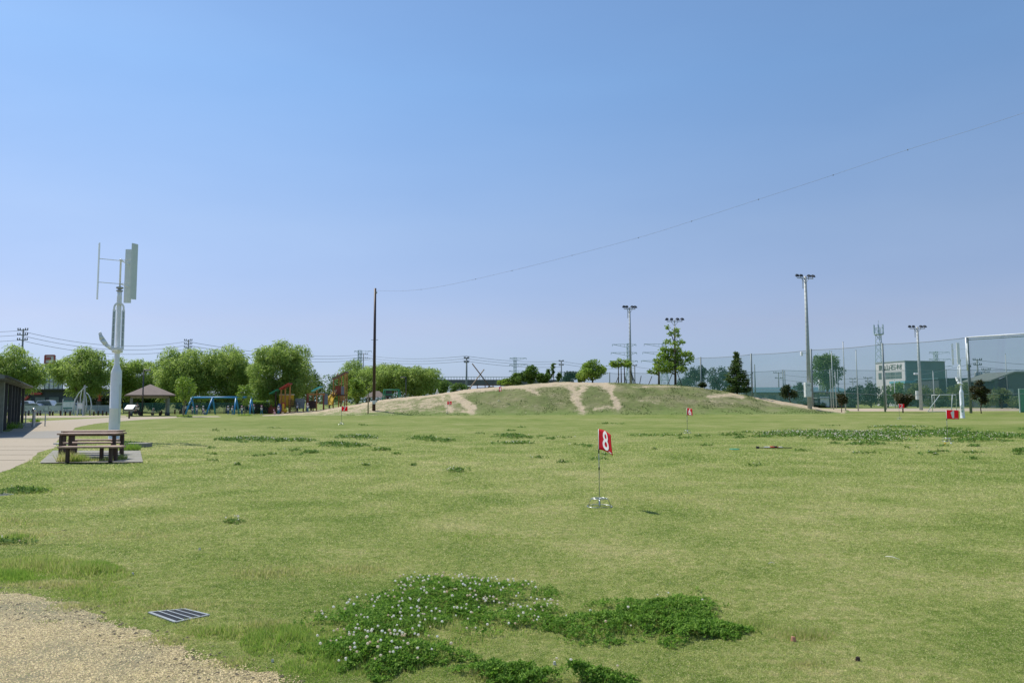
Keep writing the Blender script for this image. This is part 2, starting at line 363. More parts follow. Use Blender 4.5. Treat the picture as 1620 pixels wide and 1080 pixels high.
# ------------------------------------------------------------------ the ground
def sheet(name, poly, z, mat, sub=False):
    me = bpy.data.meshes.new(name); me.from_pydata([(x, y, z) for x, y in poly], [], [tuple(range(len(poly)))]); me.update()
    if me.polygons[0].normal.z < 0: me.flip_normals()
    return tag(link(name, me, mat), kind='structure')
sheet('ground', [(-2500, -60), (2500, -60), (2500, 3500), (-2500, 3500)], 0, 'ground')
def rough_edge(pts, amp, step, seed):
    out = []; n = len(pts)
    for i in range(n):
        a = np.array(pts[i]); b = np.array(pts[(i + 1) % n]); L = np.linalg.norm(b - a); k = max(1, int(L / step))
        k = min(k, 160)
        nrm = np.array([-(b - a)[1], (b - a)[0]]) / max(L, 1e-6)
        for j in range(k):
            p = a + (b - a) * j / k; w = (fbm(np.array([p[0] / step / 4]), np.array([p[1] / step / 4]), seed)[0] - .5) * 2 * amp
            out.append(tuple(p + nrm * w))
    return out
def pxpoly(pts): return [tuple(gp(x, y))[:2] for x, y in pts]
GRAVEL_PX = [(-500, 915), (-200, 925), (0, 934), (110, 952), (180, 985), (255, 1008), (330, 1040), (400, 1062), (480, 1084), (640, 1130), (900, 1250), (-600, 1250)]
sheet('path', rough_edge(pxpoly(GRAVEL_PX), .16, .04, 3), .004, 'gravel')
far_path = [(-400, 688), (-100, 688), (0, 690), (40, 668), (58, 666), (110, 663.5), (190, 659.3), (300, 658.2), (345, 657.9), (350, 659.4), (290, 660.2), (225, 663.5), (185, 666.5), (150, 670), (120, 676), (104, 688),
            (85, 701), (92, 706), (62, 716), (48, 726), (25, 739), (0, 748), (-300, 800), (-600, 800)]
sheet('path', rough_edge(pxpoly(far_path), .12, .3, 5), .004, 'path')
sheet('pavement', pxpoly([(-400, 676), (0, 683), (60, 682), (112, 681), (100, 689), (88, 693), (0, 693.5), (-400, 696)]), .009, 'concrete')
sheet('pavement', rough_edge(pxpoly([(-40, 657.2), (0, 657.2), (120, 657.2), (200, 657.0), (200, 658.6), (120, 660.5), (0, 661.5), (-40, 661.5)]), .1, .8, 7), .004, 'path')
sheet('path', rough_edge(pxpoly([(415, 656.6), (470, 653.6), (560, 651.6), (560, 653.5), (480, 656.3), (415, 658)]), .1, .5, 9), .007, 'path')
jb = MB()
for y_ in (706.5, 712, 719.5, 728):
    a, b = gp(-20, y_), gp({706.5: 88, 712: 70, 719.5: 52, 728: 40}[y_], y_ - .3); jb.box(((a.x + b.x) / 2, (a.y + b.y) / 2, .0085), ((b - a).length, .03, .003), math.atan2(b.y - a.y, b.x - a.x))
tag(jb.build('path_joints', 'soil'), kind='structure')
# sports ground behind the nets
sheet('sports_ground', [(48, 101.5), (200, 101.5), (200, 135), (42, 135)], .006, 'dirt')

# ------------------------------------------------------------------ the mound
SIL = [(395, 657.5), (440, 655), (500, 650), (550, 642.5), (600, 633.5), (650, 628), (700, 622), (750, 615), (800, 611), (850, 606.5), (900, 604.5), (960, 605.5), (1000, 606.5), (1070, 609),
       (1110, 613), (1150, 620), (1200, 629), (1250, 637.5), (1300, 646.5), (1345, 652)]
YF, YR, YB = 84.0, 99.0, 128.0
SPX = np.array([p[0] for p in SIL]); SH = np.maximum(0, at(SPX, np.array([p[1] for p in SIL]), YR)[:, 2] - .02)
SH[0] = SH[-1] = 0
def mound_z(X, Y):
    X = np.asarray(X, float); Y = np.asarray(Y, float)
    px = 810 + FOC * X / (.9968 * Y)
    H = np.interp(px, SPX, SH)
    t = np.clip((Y - YF) / (YR - YF), 0, 1); u = np.clip((Y - YR - 6) / (YB - YR - 6), 0, 1)
    f = (np.sin(t * math.pi / 2) ** 1.25) * (1 - (u * u * (3 - 2 * u)))
    return H * f
def zg(x, y): return float(mound_z(x, y)) if YF < y < YB else 0.0
pxs = np.linspace(396, 1344, 560); ys = np.concatenate([np.linspace(YF, YR + 1, 90), np.linspace(YR + 1.5, YB, 24)])
PX, YY = np.meshgrid(pxs, ys); XX = (PX - 810) / FOC * YY * .9968
ZZ = mound_z(XX, YY)
edge = np.minimum(1, ZZ / .5)
ZZ = ZZ + edge * ((fbm(XX * .5, YY * .5, 11) - .5) * .30 + (fbm(XX * 2.5, YY * 2.5, 17) - .5) * .12) - .03 * (1 - edge) + .012
qx, qy = pix(np.stack([XX, YY, ZZ], -1))
qx = qx + (fbm(XX * .35, YY * .35, 91) - .5) * 8 + (fbm(XX * 1.6, YY * 1.6, 92) - .5) * 9; qy = qy + ((fbm(XX * .35, YY * .35, 93) - .5) * 6 + (fbm(XX * 1.6, YY * 1.6, 94) - .5) * 4) * np.clip(ZZ / .8, 0, 1) * np.clip((YR - 3 - YY) / 6, 0, 1)
sand = np.zeros_like(ZZ)
def trail(pts, w, amt=1.0):
    global sand
    best = np.full(ZZ.shape, 1e9)
    for (x0, y0), (x1, y1) in zip(pts[:-1], pts[1:]):
        dx, dy = x1 - x0, y1 - y0; t = np.clip(((qx - x0) * dx + (qy - y0) * dy) / (dx * dx + dy * dy), 0, 1)
        best = np.minimum(best, np.hypot((qx - x0 - t * dx), (qy - y0 - t * dy)))
    ww = w * (.6 + .8 * fbm(XX * .6, YY * .6, 23))
    sand = np.maximum(sand, amt * np.clip(1.12 - .58 * best / ww, 0, 1))
trail([(400, 656), (440, 654), (500, 649.5), (550, 643), (600, 634), (650, 629), (700, 623), (755, 616)], 3.2)
trail([(440, 655), (500, 652), (560, 649), (620, 645), (680, 640), (720, 634)], 7, .58)
trail([(560, 648), (600, 642), (640, 641)], 8, .58); trail([(640, 640), (690, 634), (730, 628)], 9, .50)
trail([(712, 622), (728, 632), (738, 643), (746, 649)], 5, 1); trail([(722, 625), (736, 634), (750, 646)], 4, .9); trail([(700, 626), (706, 640), (716, 650)], 4, .8)
trail([(680, 650), (745, 651)], 3, .5)
trail([(755, 616), (800, 612.5), (830, 611)], 3, .95); trail([(825, 612), (860, 609), (880, 607), (960, 607)], 3.4, 1); trail([(828, 612), (838, 617), (850, 622)], 3, .8)
trail([(900, 608), (908, 618), (912, 630), (916, 640), (920, 648)], 6.5, .85); trail([(925, 610), (918, 622), (908, 630)], 5, .8)
trail([(948, 609), (966, 612), (970, 626), (974, 638), (978, 647)], 4, .92); trail([(940, 647), (980, 645)], 3, .6)
trail([(1000, 612), (1050, 611), (1075, 612)], 1.4, .6); trail([(1120, 627), (1160, 624), (1175, 628)], 2.8, .8); trail([(1195, 628.5), (1240, 637), (1300, 646.5), (1335, 651)], 2.6, 1)
trail([(1005, 632), (1060, 637)], 3, .3); trail([(1090, 633), (1160, 638)], 2.5, .3); trail([(870, 634), (890, 642)], 4, .3); trail([(790, 640), (850, 643)], 3, .3)
ny, nx = ZZ.shape; idx = np.arange(ny * nx).reshape(ny, nx)
F = np.stack([idx[:-1, :-1], idx[:-1, 1:], idx[1:, 1:], idx[1:, :-1]], -1).reshape(-1, 4)
tag(link('mound_terrain', np_mesh('mound', np.stack([XX, YY, ZZ], -1).reshape(-1, 3), F, sand.ravel(), True), 'mound'), kind='structure')
def zm(x, y): return zg(x, y)

# ------------------------------------------------------------------ grass, clover, weeds
rng = np.random.default_rng(7)
def in_poly(px, py, poly):
    ins = np.zeros(px.shape, bool); n = len(poly)
    for i in range(n):
        x0, y0 = poly[i]; x1, y1 = poly[(i + 1) % n]
        c = ((y0 > py) != (y1 > py)) & (px < (x1 - x0) * (py - y0) / (y1 - y0 + 1e-9) + x0); ins ^= c
    return ins
SLAB_PX = [(84, 713), (222, 714), (226, 732), (62, 733.5)]
GRATE_PX = [(241, 969.5), (291, 965.5), (325, 974), (277, 982.5)]
def blades(P, h, w, lean, tint, rng):
    n = len(P); a = rng.uniform(0, 2 * math.pi, n); b = rng.uniform(0, 2 * math.pi, n)
    s = np.stack([np.cos(a), np.sin(a), np.zeros(n)], -1) * (w / 2)[:, None]
    tip = P + np.stack([np.cos(b) * lean * h, np.sin(b) * lean * h, h * np.clip(1 - .35 * lean, .3, 1)], -1)
    V = np.stack([P - s, P + s, tip], 1).reshape(-1, 3); F = np.arange(3 * n).reshape(-1, 3)
    return V, F, np.repeat(tint, 3)
def scatter_px(n, y0, y1, x0=-20, x1=1640):
    px = rng.uniform(x0, x1, n); py = rng.uniform(y0, y1, n); return px, py
px, py = scatter_px(1900000, 676, 1130, -350, 2000)
gy_ = np.interp(px, [q[0] for q in GRAVEL_PX[:12]], [q[1] for q in GRAVEL_PX[:12]])
keep = (py < gy_ - 4) | (px > 640) | (rng.random(len(px)) < np.clip(.95 - (py - gy_) / 34 + 2.6 * (fbm(px / 26, py / 9, 40) - .5), .0, 1) ** 1.6) | (rng.random(len(px)) < .10 * (fbm(px / 14, py / 7, 42) > .62))
g1 = gp(px, py); ed = fbm(g1[:, 0] * 3, g1[:, 1] * 3, 41)
keep &= ~in_poly(px, py, SLAB_PX) & ~in_poly(px, py, GRATE_PX) & ~in_poly(px, py, far_path)
keep &= (py > 705) | (rng.random(len(px)) < (py - 676) / 29)
px, py, g1 = px[keep], py[keep], g1[keep]
d = g1[:, 1]; n = len(px)
h = (.012 + .016 * rng.random(n)) * (.7 + .7 * fbm(g1[:, 0] * .8, g1[:, 1] * .8, 44)) * np.clip(d / 13, .38, 1.5)
w = np.clip(d / FOC * 1.35, .005, .03) * rng.uniform(.6, 1.2, n)
V, F, T = blades(g1, h, w, rng.uniform(.5, 1.8, n), rng.random(n) * (.82 + .22 * fbm(g1[:, 0] * .35, g1[:, 1] * .35, 45)), rng)
tag(link('grass', np_mesh('grass', V, F, T), 'blade'), 'short mown green and straw coloured lawn grass', 'grass', kind='stuff')

# taller weed grass : (cx, cy, rx, ry, count, height, tint low, tint high)
WEEDS = [(60, 895, 90, 14, 7000, .11, .2, .8), (140, 905, 60, 12, 6000, .12, .1, .8), (20, 912, 60, 12, 4000, .08, .0, .4), (150, 900, 40, 8, 2500, .12, .0, .3), (150, 935, 60, 16, 4000, .06, .1, .7), (225, 955, 60, 10, 3000, .06, .1, .9), (360, 1000, 70, 14, 4500, .07, .1, .8),
         (120, 960, 90, 10, 2500, .035, .4, 1), (260, 1015, 60, 12, 1800, .035, .3, 1), (380, 1050, 60, 14, 2200, .04, .3, 1), (90, 985, 60, 6, 500, .03, .3, .9), (30, 850, 90, 14, 3500, .06, .5, 1), (300, 960, 120, 12, 3000, .04, .55, 1), (90, 925, 110, 8, 3500, .05, .5, 1), (640, 990, 150, 34, 4500, .10, .1, .7), (450, 1015, 75, 28, 9000, .10, .0, .6), (400, 990, 70, 12, 3000, .06, .4, 1), (500, 1045, 60, 30, 7000, .09, .0, .5), (310, 985, 40, 8, 1500, .05, .3, 1), (430, 905, 90, 14, 5000, .055, .4, 1), (560, 900, 70, 12, 3500, .05, .4, 1),
         (30, 825, 50, 8, 2500, .07, .3, 1), (50, 776, 60, 6, 1800, .10, .0, .5), (150, 775, 80, 6, 1800, .06, .4, 1), (1270, 1005, 50, 12, 2500, .06, .2, 1), (1290, 1050, 60, 10, 1500, .04, .3, 1), (660, 1000, 220, 40, 6000, .07, .1, .9),
         (1000, 990, 170, 40, 5000, .06, .1, .9), (600, 1045, 110, 30, 5000, .08, .1, .8), (790, 1070, 60, 14, 2000, .07, .3, .9), (200, 845, 130, 12, 2500, .045, .5, 1), (850, 905, 120, 12, 1500, .035, .5, 1), (1180, 990, 60, 12, 1500, .05, .2, .8),
         (25, 852, 45, 4, 900, .10, .0, .4), (310, 820, 90, 8, 1500, .045, .5, 1), (1560, 900, 80, 18, 2000, .035, .2, .7), (760, 850, 110, 7, 1500, .035, .1, .5), (1100, 790, 200, 8, 2500, .035, .5, 1), (470, 760, 150, 6, 2000, .04, .5, 1)]
VV, FF, TT = [], [], []; off = 0
for cx, cy, rx, ry, k, hh, t0, t1 in WEEDS:
    a = rng.uniform(0, 2 * math.pi, k); r = rng.random(k) ** .6 * 1.15 * (.7 + .6 * vnoise(np.cos(a) * 2 + 7, np.sin(a) * 2 + 7, int(cx))); x = cx + rx * r * np.cos(a); y = cy + ry * r * np.sin(a)
    x = np.concatenate([x]); y = np.clip(y, 660, 1150); p = gp(x, y); k = len(x)
    kp = (fbm(p[:, 0] * 4, p[:, 1] * 4, 50) + rng.normal(0, .10, k) > .44) & ~in_poly(x, y, GRATE_PX); p = p[kp]; r = r[kp]; k = len(p); dd = p[:, 1]
    hgt = hh * rng.uniform(.4, 1.1, k) * np.clip(1.25 - r, .3, 1); v, f, t = blades(p, hgt, np.clip(dd / FOC * 1.2, .004, .02) * rng.uniform(.7, 1.3, k), rng.uniform(.1, .7, k), rng.uniform(t0, t1, k), rng)
    VV.append(v); FF.append(f + off); TT.append(t); off += len(v)
tag(link('weed_grass', np_mesh('weeds', np.concatenate(VV), np.concatenate(FF), np.concatenate(TT)), 'weed'), 'taller weedy grass tufts along the gravel edge and among the lawn', 'weeds', kind='stuff')
# tufts on the mound
k = 42000; sx_ = rng.uniform(420, 1330, k); t_ = rng.random(k); my = YF + (YR + 3 - YF) * t_; mx = (sx_ - 810) / FOC * my * .9968
iu = np.clip(((sx_ - 396) / (1344 - 396) * (len(pxs) - 1)).astype(int), 0, len(pxs) - 1); iv = np.clip(np.searchsorted(ys, my), 0, len(ys) - 1)
kp = (sand[iv, iu] < .35) & (fbm(mx * .7, my * .7, 61) + rng.normal(0, .05, k) > .53) & (np.interp(sx_, SPX, SH) > .25)
mx, my, iu, iv = mx[kp], my[kp], iu[kp], iv[kp]; k = len(mx)
v, f, t = blades(np.stack([mx, my, ZZ[iv, iu] - .03], -1), rng.uniform(.03, .15, k), rng.uniform(.06, .16, k), rng.uniform(.2, .9, k), rng.uniform(0, 1, k) ** 1.2, rng)
tag(link('mound_grass', np_mesh('mound_grass', v, f, t), 'olive'), 'dull olive tufts of grass on the flank of the mound', 'grass', kind='stuff')

# clover
CLOVER = [  # cx, cy, rx, ry, height m, leaves, flowers, where flowers
    (718, 946, 128, 32, .085, 14000, 130), (612, 985, 105, 34, .06, 10500, 66), (800, 985, 85, 22, .05, 4000, 30), (1050, 975, 95, 28, .10, 11000, 4), (960, 990, 90, 22, .07, 6500, 3), (1110, 1000, 75, 18, .07, 4500, 0),
    (605, 1040, 95, 30, .09, 9000, 60), (800, 1072, 75, 14, .09, 4500, 0), (900, 1080, 80, 12, .10, 4500, 3), (855, 966, 30, 7, .04, 500, 14)]
def dist_near(p): return len(p) and p[0, 1] < 12
M['clover_far'] = leafmat('far_clover_leaf', [(.06, .14, .02), (.12, .22, .035), (.21, .34, .07)], trans=.3, rough=.8)
def clover_set(lst, ground_leaf, flower_r, seed, minr=.5):
    r_ = np.random.default_rng(seed); LV, LF, LT = [], [], []; lo = 0; FV, FFc, FT = [], [], []; fo = 0
    ico = bmesh.new(); bmesh.ops.create_icosphere(ico, subdivisions=1, radius=1); iv_ = np.array([v.co[:] for v in ico.verts]); ico.verts.index_update(); if_ = np.array([[v.index for v in f.verts] for f in ico.faces]); ico.free()
    for cx, cy, rx, ry, hh, nl, nf in lst:
        a = r_.uniform(0, 2 * math.pi, nl); rr = r_.random(nl) ** .55 * 1.28; wob = .55 + .9 * vnoise(np.cos(a) * 2.2 + 9, np.sin(a) * 2.2 + 9, int(cx * 3 + cy))
        r2 = rr * wob; x = cx + rx * r2 * np.cos(a); y = cy + ry * r2 * np.sin(a); p = gp(x, y)
        fz = 3.2 if dist_near(p) else 1.2; kp = (.55 * fbm(p[:, 0] * fz, p[:, 1] * fz, 70) + .45 * fbm(p[:, 0] * 14, p[:, 1] * 14, 73) + r_.normal(0, .05, len(p)) > .36 + .34 * np.clip(rr - .35, 0, 1) ** 1.3); p = p[kp]; rr = rr[kp]; n = len(p); dist = p[:, 1]
        z = .75 * hh * np.clip(1 - rr ** 2, 0, 1) ** .8 * (.2 + 1.4 * fbm(p[:, 0] * 9, p[:, 1] * 9, 71)) + r_.uniform(.005, .028, n)
        p[:, 2] = z
        s = ground_leaf * np.clip(dist / 8, 1, 4) * r_.uniform(.6, 1.2, n)
        yaw = r_.uniform(0, 2 * math.pi, n); tl = r_.normal(0, .6, (n, 2))
        for j in range(3):
            an = yaw + j * 2.094; dx, dy = np.cos(an), np.sin(an); ex, ey = -dy, dx
            def pt(u, w_): 
                X = dx * u * s + ex * w_ * s; Y = dy * u * s + ey * w_ * s
                return np.stack([p[:, 0] + X, p[:, 1] + Y, p[:, 2] + X * tl[:, 0] + Y * tl[:, 1] + .12 * s * abs(w_)], -1)
            q = np.stack([pt(0, 0), pt(.6, .42), pt(1.0, 0), pt(.6, -.42)], 1).reshape(-1, 3)
            LV.append(q); LF.append(np.arange(len(q)).reshape(-1, 4) + lo); LT.append(np.repeat(np.clip(r_.normal(.45, .36, n), 0, 1), 4)); lo += len(q)
        a = r_.uniform(0, 2 * math.pi, nf); rr = np.sqrt(r_.uniform(.02, 1.0, nf)); wob = .55 + .9 * vnoise(np.cos(a) * 2.2 + 9, np.sin(a) * 2.2 + 9, int(cx * 3 + cy))
        jx = r_.normal(0, .05, nf)
        p = gp(cx + rx * (rr * wob * np.cos(a) + jx), cy + ry * rr * wob * np.sin(a)) if nf else np.zeros((0, 3))
        for q, r0 in zip(p, rr):
            sc = flower_r * r_.uniform(.7, 1.2) * max(1, min(1.9, q[1] / 15)); zz = hh * max(0, 1 - r0 ** 2) ** .7 + r_.uniform(.03, .06)
            FV.append(iv_ * np.array([sc, sc, sc * .85]) * (1 + r_.normal(0, .08, iv_.shape)) + np.array([q[0], q[1], zz])); FFc.append(if_ + fo); fo += len(iv_); FT.append(np.full(len(iv_), r_.random()))
            if q[1] < 12:   # stalk
                st = np.array([[q[0] - .0015, q[1], 0], [q[0] + .0015, q[1], 0], [q[0], q[1], zz]]); LV.append(np.vstack([st, st[2:]])); LF.append(np.arange(4)[None] + lo); LT.append(np.full(4, .9)); lo += 4
    return (np.concatenate(LV), np.concatenate(LF), np.concatenate(LT)), (np.concatenate(FV), np.concatenate(FFc), np.concatenate(FT))
L_, Fl = clover_set(CLOVER, .0125, .0098, 5)
# loose flowers round the edges
o = tag(link('clover', np_mesh('clover', *L_), 'clover'), 'dark green clover mounds dotted with white blossoms in the foreground lawn', 'clover', kind='stuff')
fl = link('blossom', np_mesh('blossom', *Fl, smooth=True), 'petal', o); fl['kind'] = 'stuff'
r_ = np.random.default_rng(12)
FARC = [(400, 694.5, 45, 2.6, .15, 900, 45), (430, 697, 40, 2.2, .12, 600, 25), (475, 696.5, 22, 2, .12, 300, 14), (355, 695.5, 20, 1.6, .10, 250, 6), (560, 692, 32, 2.8, .15, 600, 22), (575, 691.5, 22, 2, .12, 200, 14), (530, 703.5, 28, 3, .17, 600, 4), (565, 705, 26, 2, .10, 300, 6),
        (605, 712, 14, 2, .11, 200, 3), (492, 716, 14, 1.8, .10, 200, 0), (465, 712.5, 14, 1.2, .06, 120, 2), (675, 694, 26, 2.6, .16, 500, 3), (700, 697, 20, 1.6, .1, 250, 3), (812, 691, 30, 3.4, .20, 800, 8), (815, 701, 30, 2, .07, 250, 16), (722, 745, 22, 2.6, .08, 350, 10), (372, 826, 14, 2.4, .07, 160, 8),
        (710, 697, 12, 1.2, .08, 120, 0), (932, 706, 8, 1.4, .08, 80, 0), (205, 706, 12, 4, .22, 500, 0), (1240, 686, 60, 3.2, .12, 1200, 90), (1310, 686, 80, 5, .14, 2600, 210), (1400, 686.5, 90, 5.5, .14, 3000, 190), (1380, 694, 60, 4, .12, 1500, 110), (1370, 702, 38, 2.4, .10, 600, 4), (1480, 684.5, 60, 4, .14, 1500, 60),
        (1420, 675.5, 40, 1.6, .10, 500, 40), (1540, 688, 60, 4, .14, 1400, 30), (1590, 690, 50, 3.4, .14, 1200, 50), (1545, 697, 40, 2.4, .12, 800, 8), (1500, 679, 30, 1.6, .12, 300, 3), (1210, 690.5, 26, 1.2, .08, 200, 0), (1160, 688, 22, 1.4, .08, 200, 0), (1170, 692, 8, 1, .06, 80, 0), (1030, 689, 40, 1.4, .05, 220, 4),
        (1615, 714, 14, 2, .14, 300, 0), (1538, 726, 10, 1.2, .06, 80, 0), (1505, 681, 16, 1.2, .1, 150, 0), (965, 670, 20, .8, .05, 100, 0), (1540, 706, 14, 1.2, .08, 150, 0), (40, 778, 36, 3.6, .10, 1300, 3), (5, 860, 34, 4, .06, 600, 5), (0, 782, 8, 1, .02, 60, 0),
        (1085, 693, 24, 1.0, .06, 100, 0), (1330, 690, 70, 3.5, .12, 900, 60)]
for i in range(46):
    x = r_.uniform(330, 1620); y = r_.uniform(672, 740); FARC.append((x, y, r_.uniform(5, 16), r_.uniform(.5, 1.3), .04, 60, int(r_.random() < .3) * 2))
FARC = [(a, b, c * 1.12, d_, h_ * .6, n_, f_) for a, b, c, d_, h_, n_, f_ in FARC]
L_, Fl = clover_set(FARC, .0155, .0105, 6)
o = tag(link('clover', np_mesh('far_clover', *L_), 'clover_far'), 'scattered low clover clumps with tiny white blossoms farther out on the lawn', 'clover', kind='stuff')
fl = link('blossom', np_mesh('far_blossom', *Fl, smooth=True), 'petal', o); fl['kind'] = 'stuff'
# pebbles on the gravel
k = 26000; px, py = rng.uniform(-60, 560, k), rng.uniform(935, 1110, k); kp = in_poly(px, py + rng.normal(0, 5, k), GRAVEL_PX) ; p = gp(px[kp], py[kp]); k = len(p)
octv = np.array([[1, 0, 0], [0, 1, 0], [-1, 0, 0], [0, -1, 0], [0, 0, .8], [0, 0, -.3]]); octf = np.array([[0, 1, 4], [1, 2, 4], [2, 3, 4], [3, 0, 4]])
a = rng.uniform(0, 6.28, k); s = rng.uniform(.003, .0065, k); ca, sa = np.cos(a), np.sin(a)
V = octv[None] * s[:, None, None]; V = np.stack([V[..., 0] * ca[:, None] - V[..., 1] * sa[:, None], V[..., 0] * sa[:, None] + V[..., 1] * ca[:, None], V[..., 2]], -1) + (p + [0, 0, .005])[:, None]
M['pebble'] = leafmat('pebble', [(.14, .11, .05), (.48, .38, .18), (.76, .63, .34)], trans=0)
tag(link('gravel', np_mesh('gravel', V.reshape(-1, 3), (octf[None] + 6 * np.arange(k)[:, None, None]).reshape(-1, 3), np.repeat(rng.random(k), 6)), 'pebble'), 'loose tan pebbles lying on the path', 'gravel', kind='stuff')
k = 900; px, py = rng.uniform(0, 560, k), rng.uniform(935, 1110, k); off_ = np.interp(px, [q[0] for q in GRAVEL_PX[:10]], [q[1] for q in GRAVEL_PX[:10]]) + 14
py = off_ + rng.normal(4, 22, k); p = gp(px, np.clip(py, 930, 1120)); s = rng.uniform(.004, .014, k) * (rng.random(k) ** 2 + .4); a = rng.uniform(0, 6.28, k); ca, sa = np.cos(a), np.sin(a)
V = (octv * np.array([1.3, .8, .7]))[None] * s[:, None, None]; V = np.stack([V[..., 0] * ca[:, None] - V[..., 1] * sa[:, None], V[..., 0] * sa[:, None] + V[..., 1] * ca[:, None], V[..., 2]], -1) + (p + [0, 0, .005])[:, None]
tag(link('soil_crumbs', np_mesh('soil_crumbs', V.reshape(-1, 3), (octf[None] + 6 * np.arange(k)[:, None, None]).reshape(-1, 3)), 'soil'), 'dark crumbs of soil along the gravel edge', 'soil', kind='stuff')
# ------------------------------------------------------------------ writing
def text_mesh(txt, size, depth=.002, bold=0.0):
    cu = bpy.data.curves.new('writing', 'FONT'); cu.body = txt; cu.size = size; cu.extrude = depth; cu.align_x = 'CENTER'; cu.align_y = 'CENTER'; cu.offset = bold
    ob = bpy.data.objects.new('writing', cu); COL.objects.link(ob)
    bpy.context.view_layer.update()
    me = bpy.data.meshes.new_from_object(ob.evaluated_get(bpy.context.evaluated_depsgraph_get()))
    bpy.data.objects.remove(ob); bpy.data.curves.remove(cu); return me

# ------------------------------------------------------------------ wind turbines
def wind_turbine(base, label, rz, rotor, sc=1.0, bm_='blade_shade_grey'):
    t = empty('wind_turbine', base, rz, label, 'wind turbine', 'white vertical axis wind turbines on the lawn', sc)
    m = MB(); m.lathe([(.26, 0), (.26, .03), (.215, .035), (.208, .05), (.204, 1.30), (.207, 1.305), (.207, 1.33), (.204, 1.335), (.203, 2.72), (.195, 2.82), (.13, 3.0), (.098, 3.12), (.094, 5.9), (.088, 6.12)], 28)
    for a in range(8): m.box((.235 * math.cos(a * .785), .235 * math.sin(a * .785), .045), (.025, .025, .035))
    m.build('pole', 'white_paint', t)
    m = MB(); m.box((.207 * math.cos(-.6), .207 * math.sin(-.6), 1.5), (.012, .12, 1.6), -.6); m.build('cable_cover', 'blade_shade_grey', t)
    m = MB(); m.lathe([(.10, 3.58), (.20, 3.60), (.205, 3.68), (.20, 3.74), (.10, 3.76)], 20); m.build('collar', 'white_paint', t)
    # arched solar panel housing: two slim strips joined over the top, leaning out to local -Y
    m = MB(); A = []
    for s in (-1, 1):
        m.bar((s * .175, -.22, 3.72), (s * .165, -.11, 5.35), .12, .035, (0, -1, 0))
    arc = [(-.175, -.11, 5.35), (-.165, -.11, 5.50), (-.11, -.10, 5.60), (0, -.10, 5.64), (.11, -.10, 5.60), (.165, -.11, 5.50), (.175, -.11, 5.35)]
    for a, b in zip(arc[:-1], arc[1:]): m.bar(a, b, .075, .06, (0, -1, 0))
    m.bar((-.17, -.28, 3.74), (.17, -.28, 3.74), .10, .10); m.bar((-.15, -.15, 3.68), (.15, -.15, 3.68), .05, .12)
    m.build('panel_housing', 'white_paint', t)
    for s in (-1, 1):
        m = MB()
        for k in range(5):
            z0 = 3.86 + k * .29; y0 = -.22 + (z0 - 3.72) * .0675; m.bar((s * .174, y0 - .026, z0), (s * .170, y0 + .0176 - .026, z0 + .26), .05, .02, (0, -1, 0))
        m.build('solar_strip', 'panel_glass', t)
    # horn shaped lamp arm, local -X
    pts = [(-.05, 0, 3.67), (-.22, 0, 3.74), (-.42, 0, 3.92), (-.56, 0, 4.12), (-.64, 0, 4.32)]; m = MB(); wd = [.02, .05, .085, .10, .055]
    for i in range(4):
        p, q = Vector(pts[i]), Vector(pts[i + 1]); d = (q - p).normalized(); nrm = Vector((-d.z, 0, d.x)); h0, h1 = wd[i], wd[i + 1]; tk = .05
        vs = [p + nrm * h0 + Vector((0, -tk, 0)), p - nrm * h0 + Vector((0, -tk, 0)), q - nrm * h1 + Vector((0, -tk, 0)), q + nrm * h1 + Vector((0, -tk, 0)), p + nrm * h0 + Vector((0, tk, 0)), p - nrm * h0 + Vector((0, tk, 0)), q - nrm * h1 + Vector((0, tk, 0)), q + nrm * h1 + Vector((0, tk, 0))]
        m.add(vs, [(0, 1, 2, 3), (7, 6, 5, 4), (0, 4, 5, 1), (1, 5, 6, 2), (2, 6, 7, 3), (3, 7, 4, 0)], True)
    arm = m.build('lamp_arm', bm_, t)
    m = MB(); m.lathe([(.02, 4.28), (.06, 4.31), (.065, 4.36), (.04, 4.42), (.01, 4.44)], 12, (-.64, 0, 0)); m.build('lamp', 'white_paint', arm)
    m = MB(); m.lathe([(.07, 6.12), (.13, 6.14), (.13, 6.18), (.05, 6.20), (.09, 6.24), (.14, 6.26), (.14, 6.31), (.06, 6.33)], 18); m.build('generator', 'galvanised', t)
    m = MB(); m.lathe([(.035, 6.3), (.035, 7.42), (.06, 7.44), (.06, 7.48), (.02, 7.5)], 12); m.build('shaft', 'white_paint', t)
    for k in range(3):
        a = rotor + k * 2 * math.pi / 3; c, s = math.cos(a), math.sin(a); R = .80
        m = MB(); prof = []
        for u in np.linspace(0, 1, 9):       # aerofoil section
            th = .028 * math.sin(math.pi * u ** .6) + .003; prof.append((-.15 + .30 * u, th))
        prof = prof + [(x, -y) for x, y in prof[::-1]]
        poly = [(R * c + x * -s + y * c, R * s + x * c + y * s) for x, y in prof]
        m.prism(poly, 5.76, 8.06); bl = m.build('blade', bm_, t)
        m = MB()
        for z in (6.45, 7.42): m.bar((.04 * c, .04 * s, z), ((R - .02) * c, (R - .02) * s, z), .05, .02)
        m.build_each('strut', 'white_paint', bl)
    return t
wind_turbine(gp(180, 697), 'tall white vertical axis wind turbine standing behind the picnic tables', math.radians(28), math.radians(188), 1.025)
b2 = gp(1523, 661)
wind_turbine(b2, 'smaller looking white wind turbine beside the soccer goal and net pole', math.radians(-80), math.radians(311), .80, 'white_paint')  # white blades here paint in the sun that falls on them

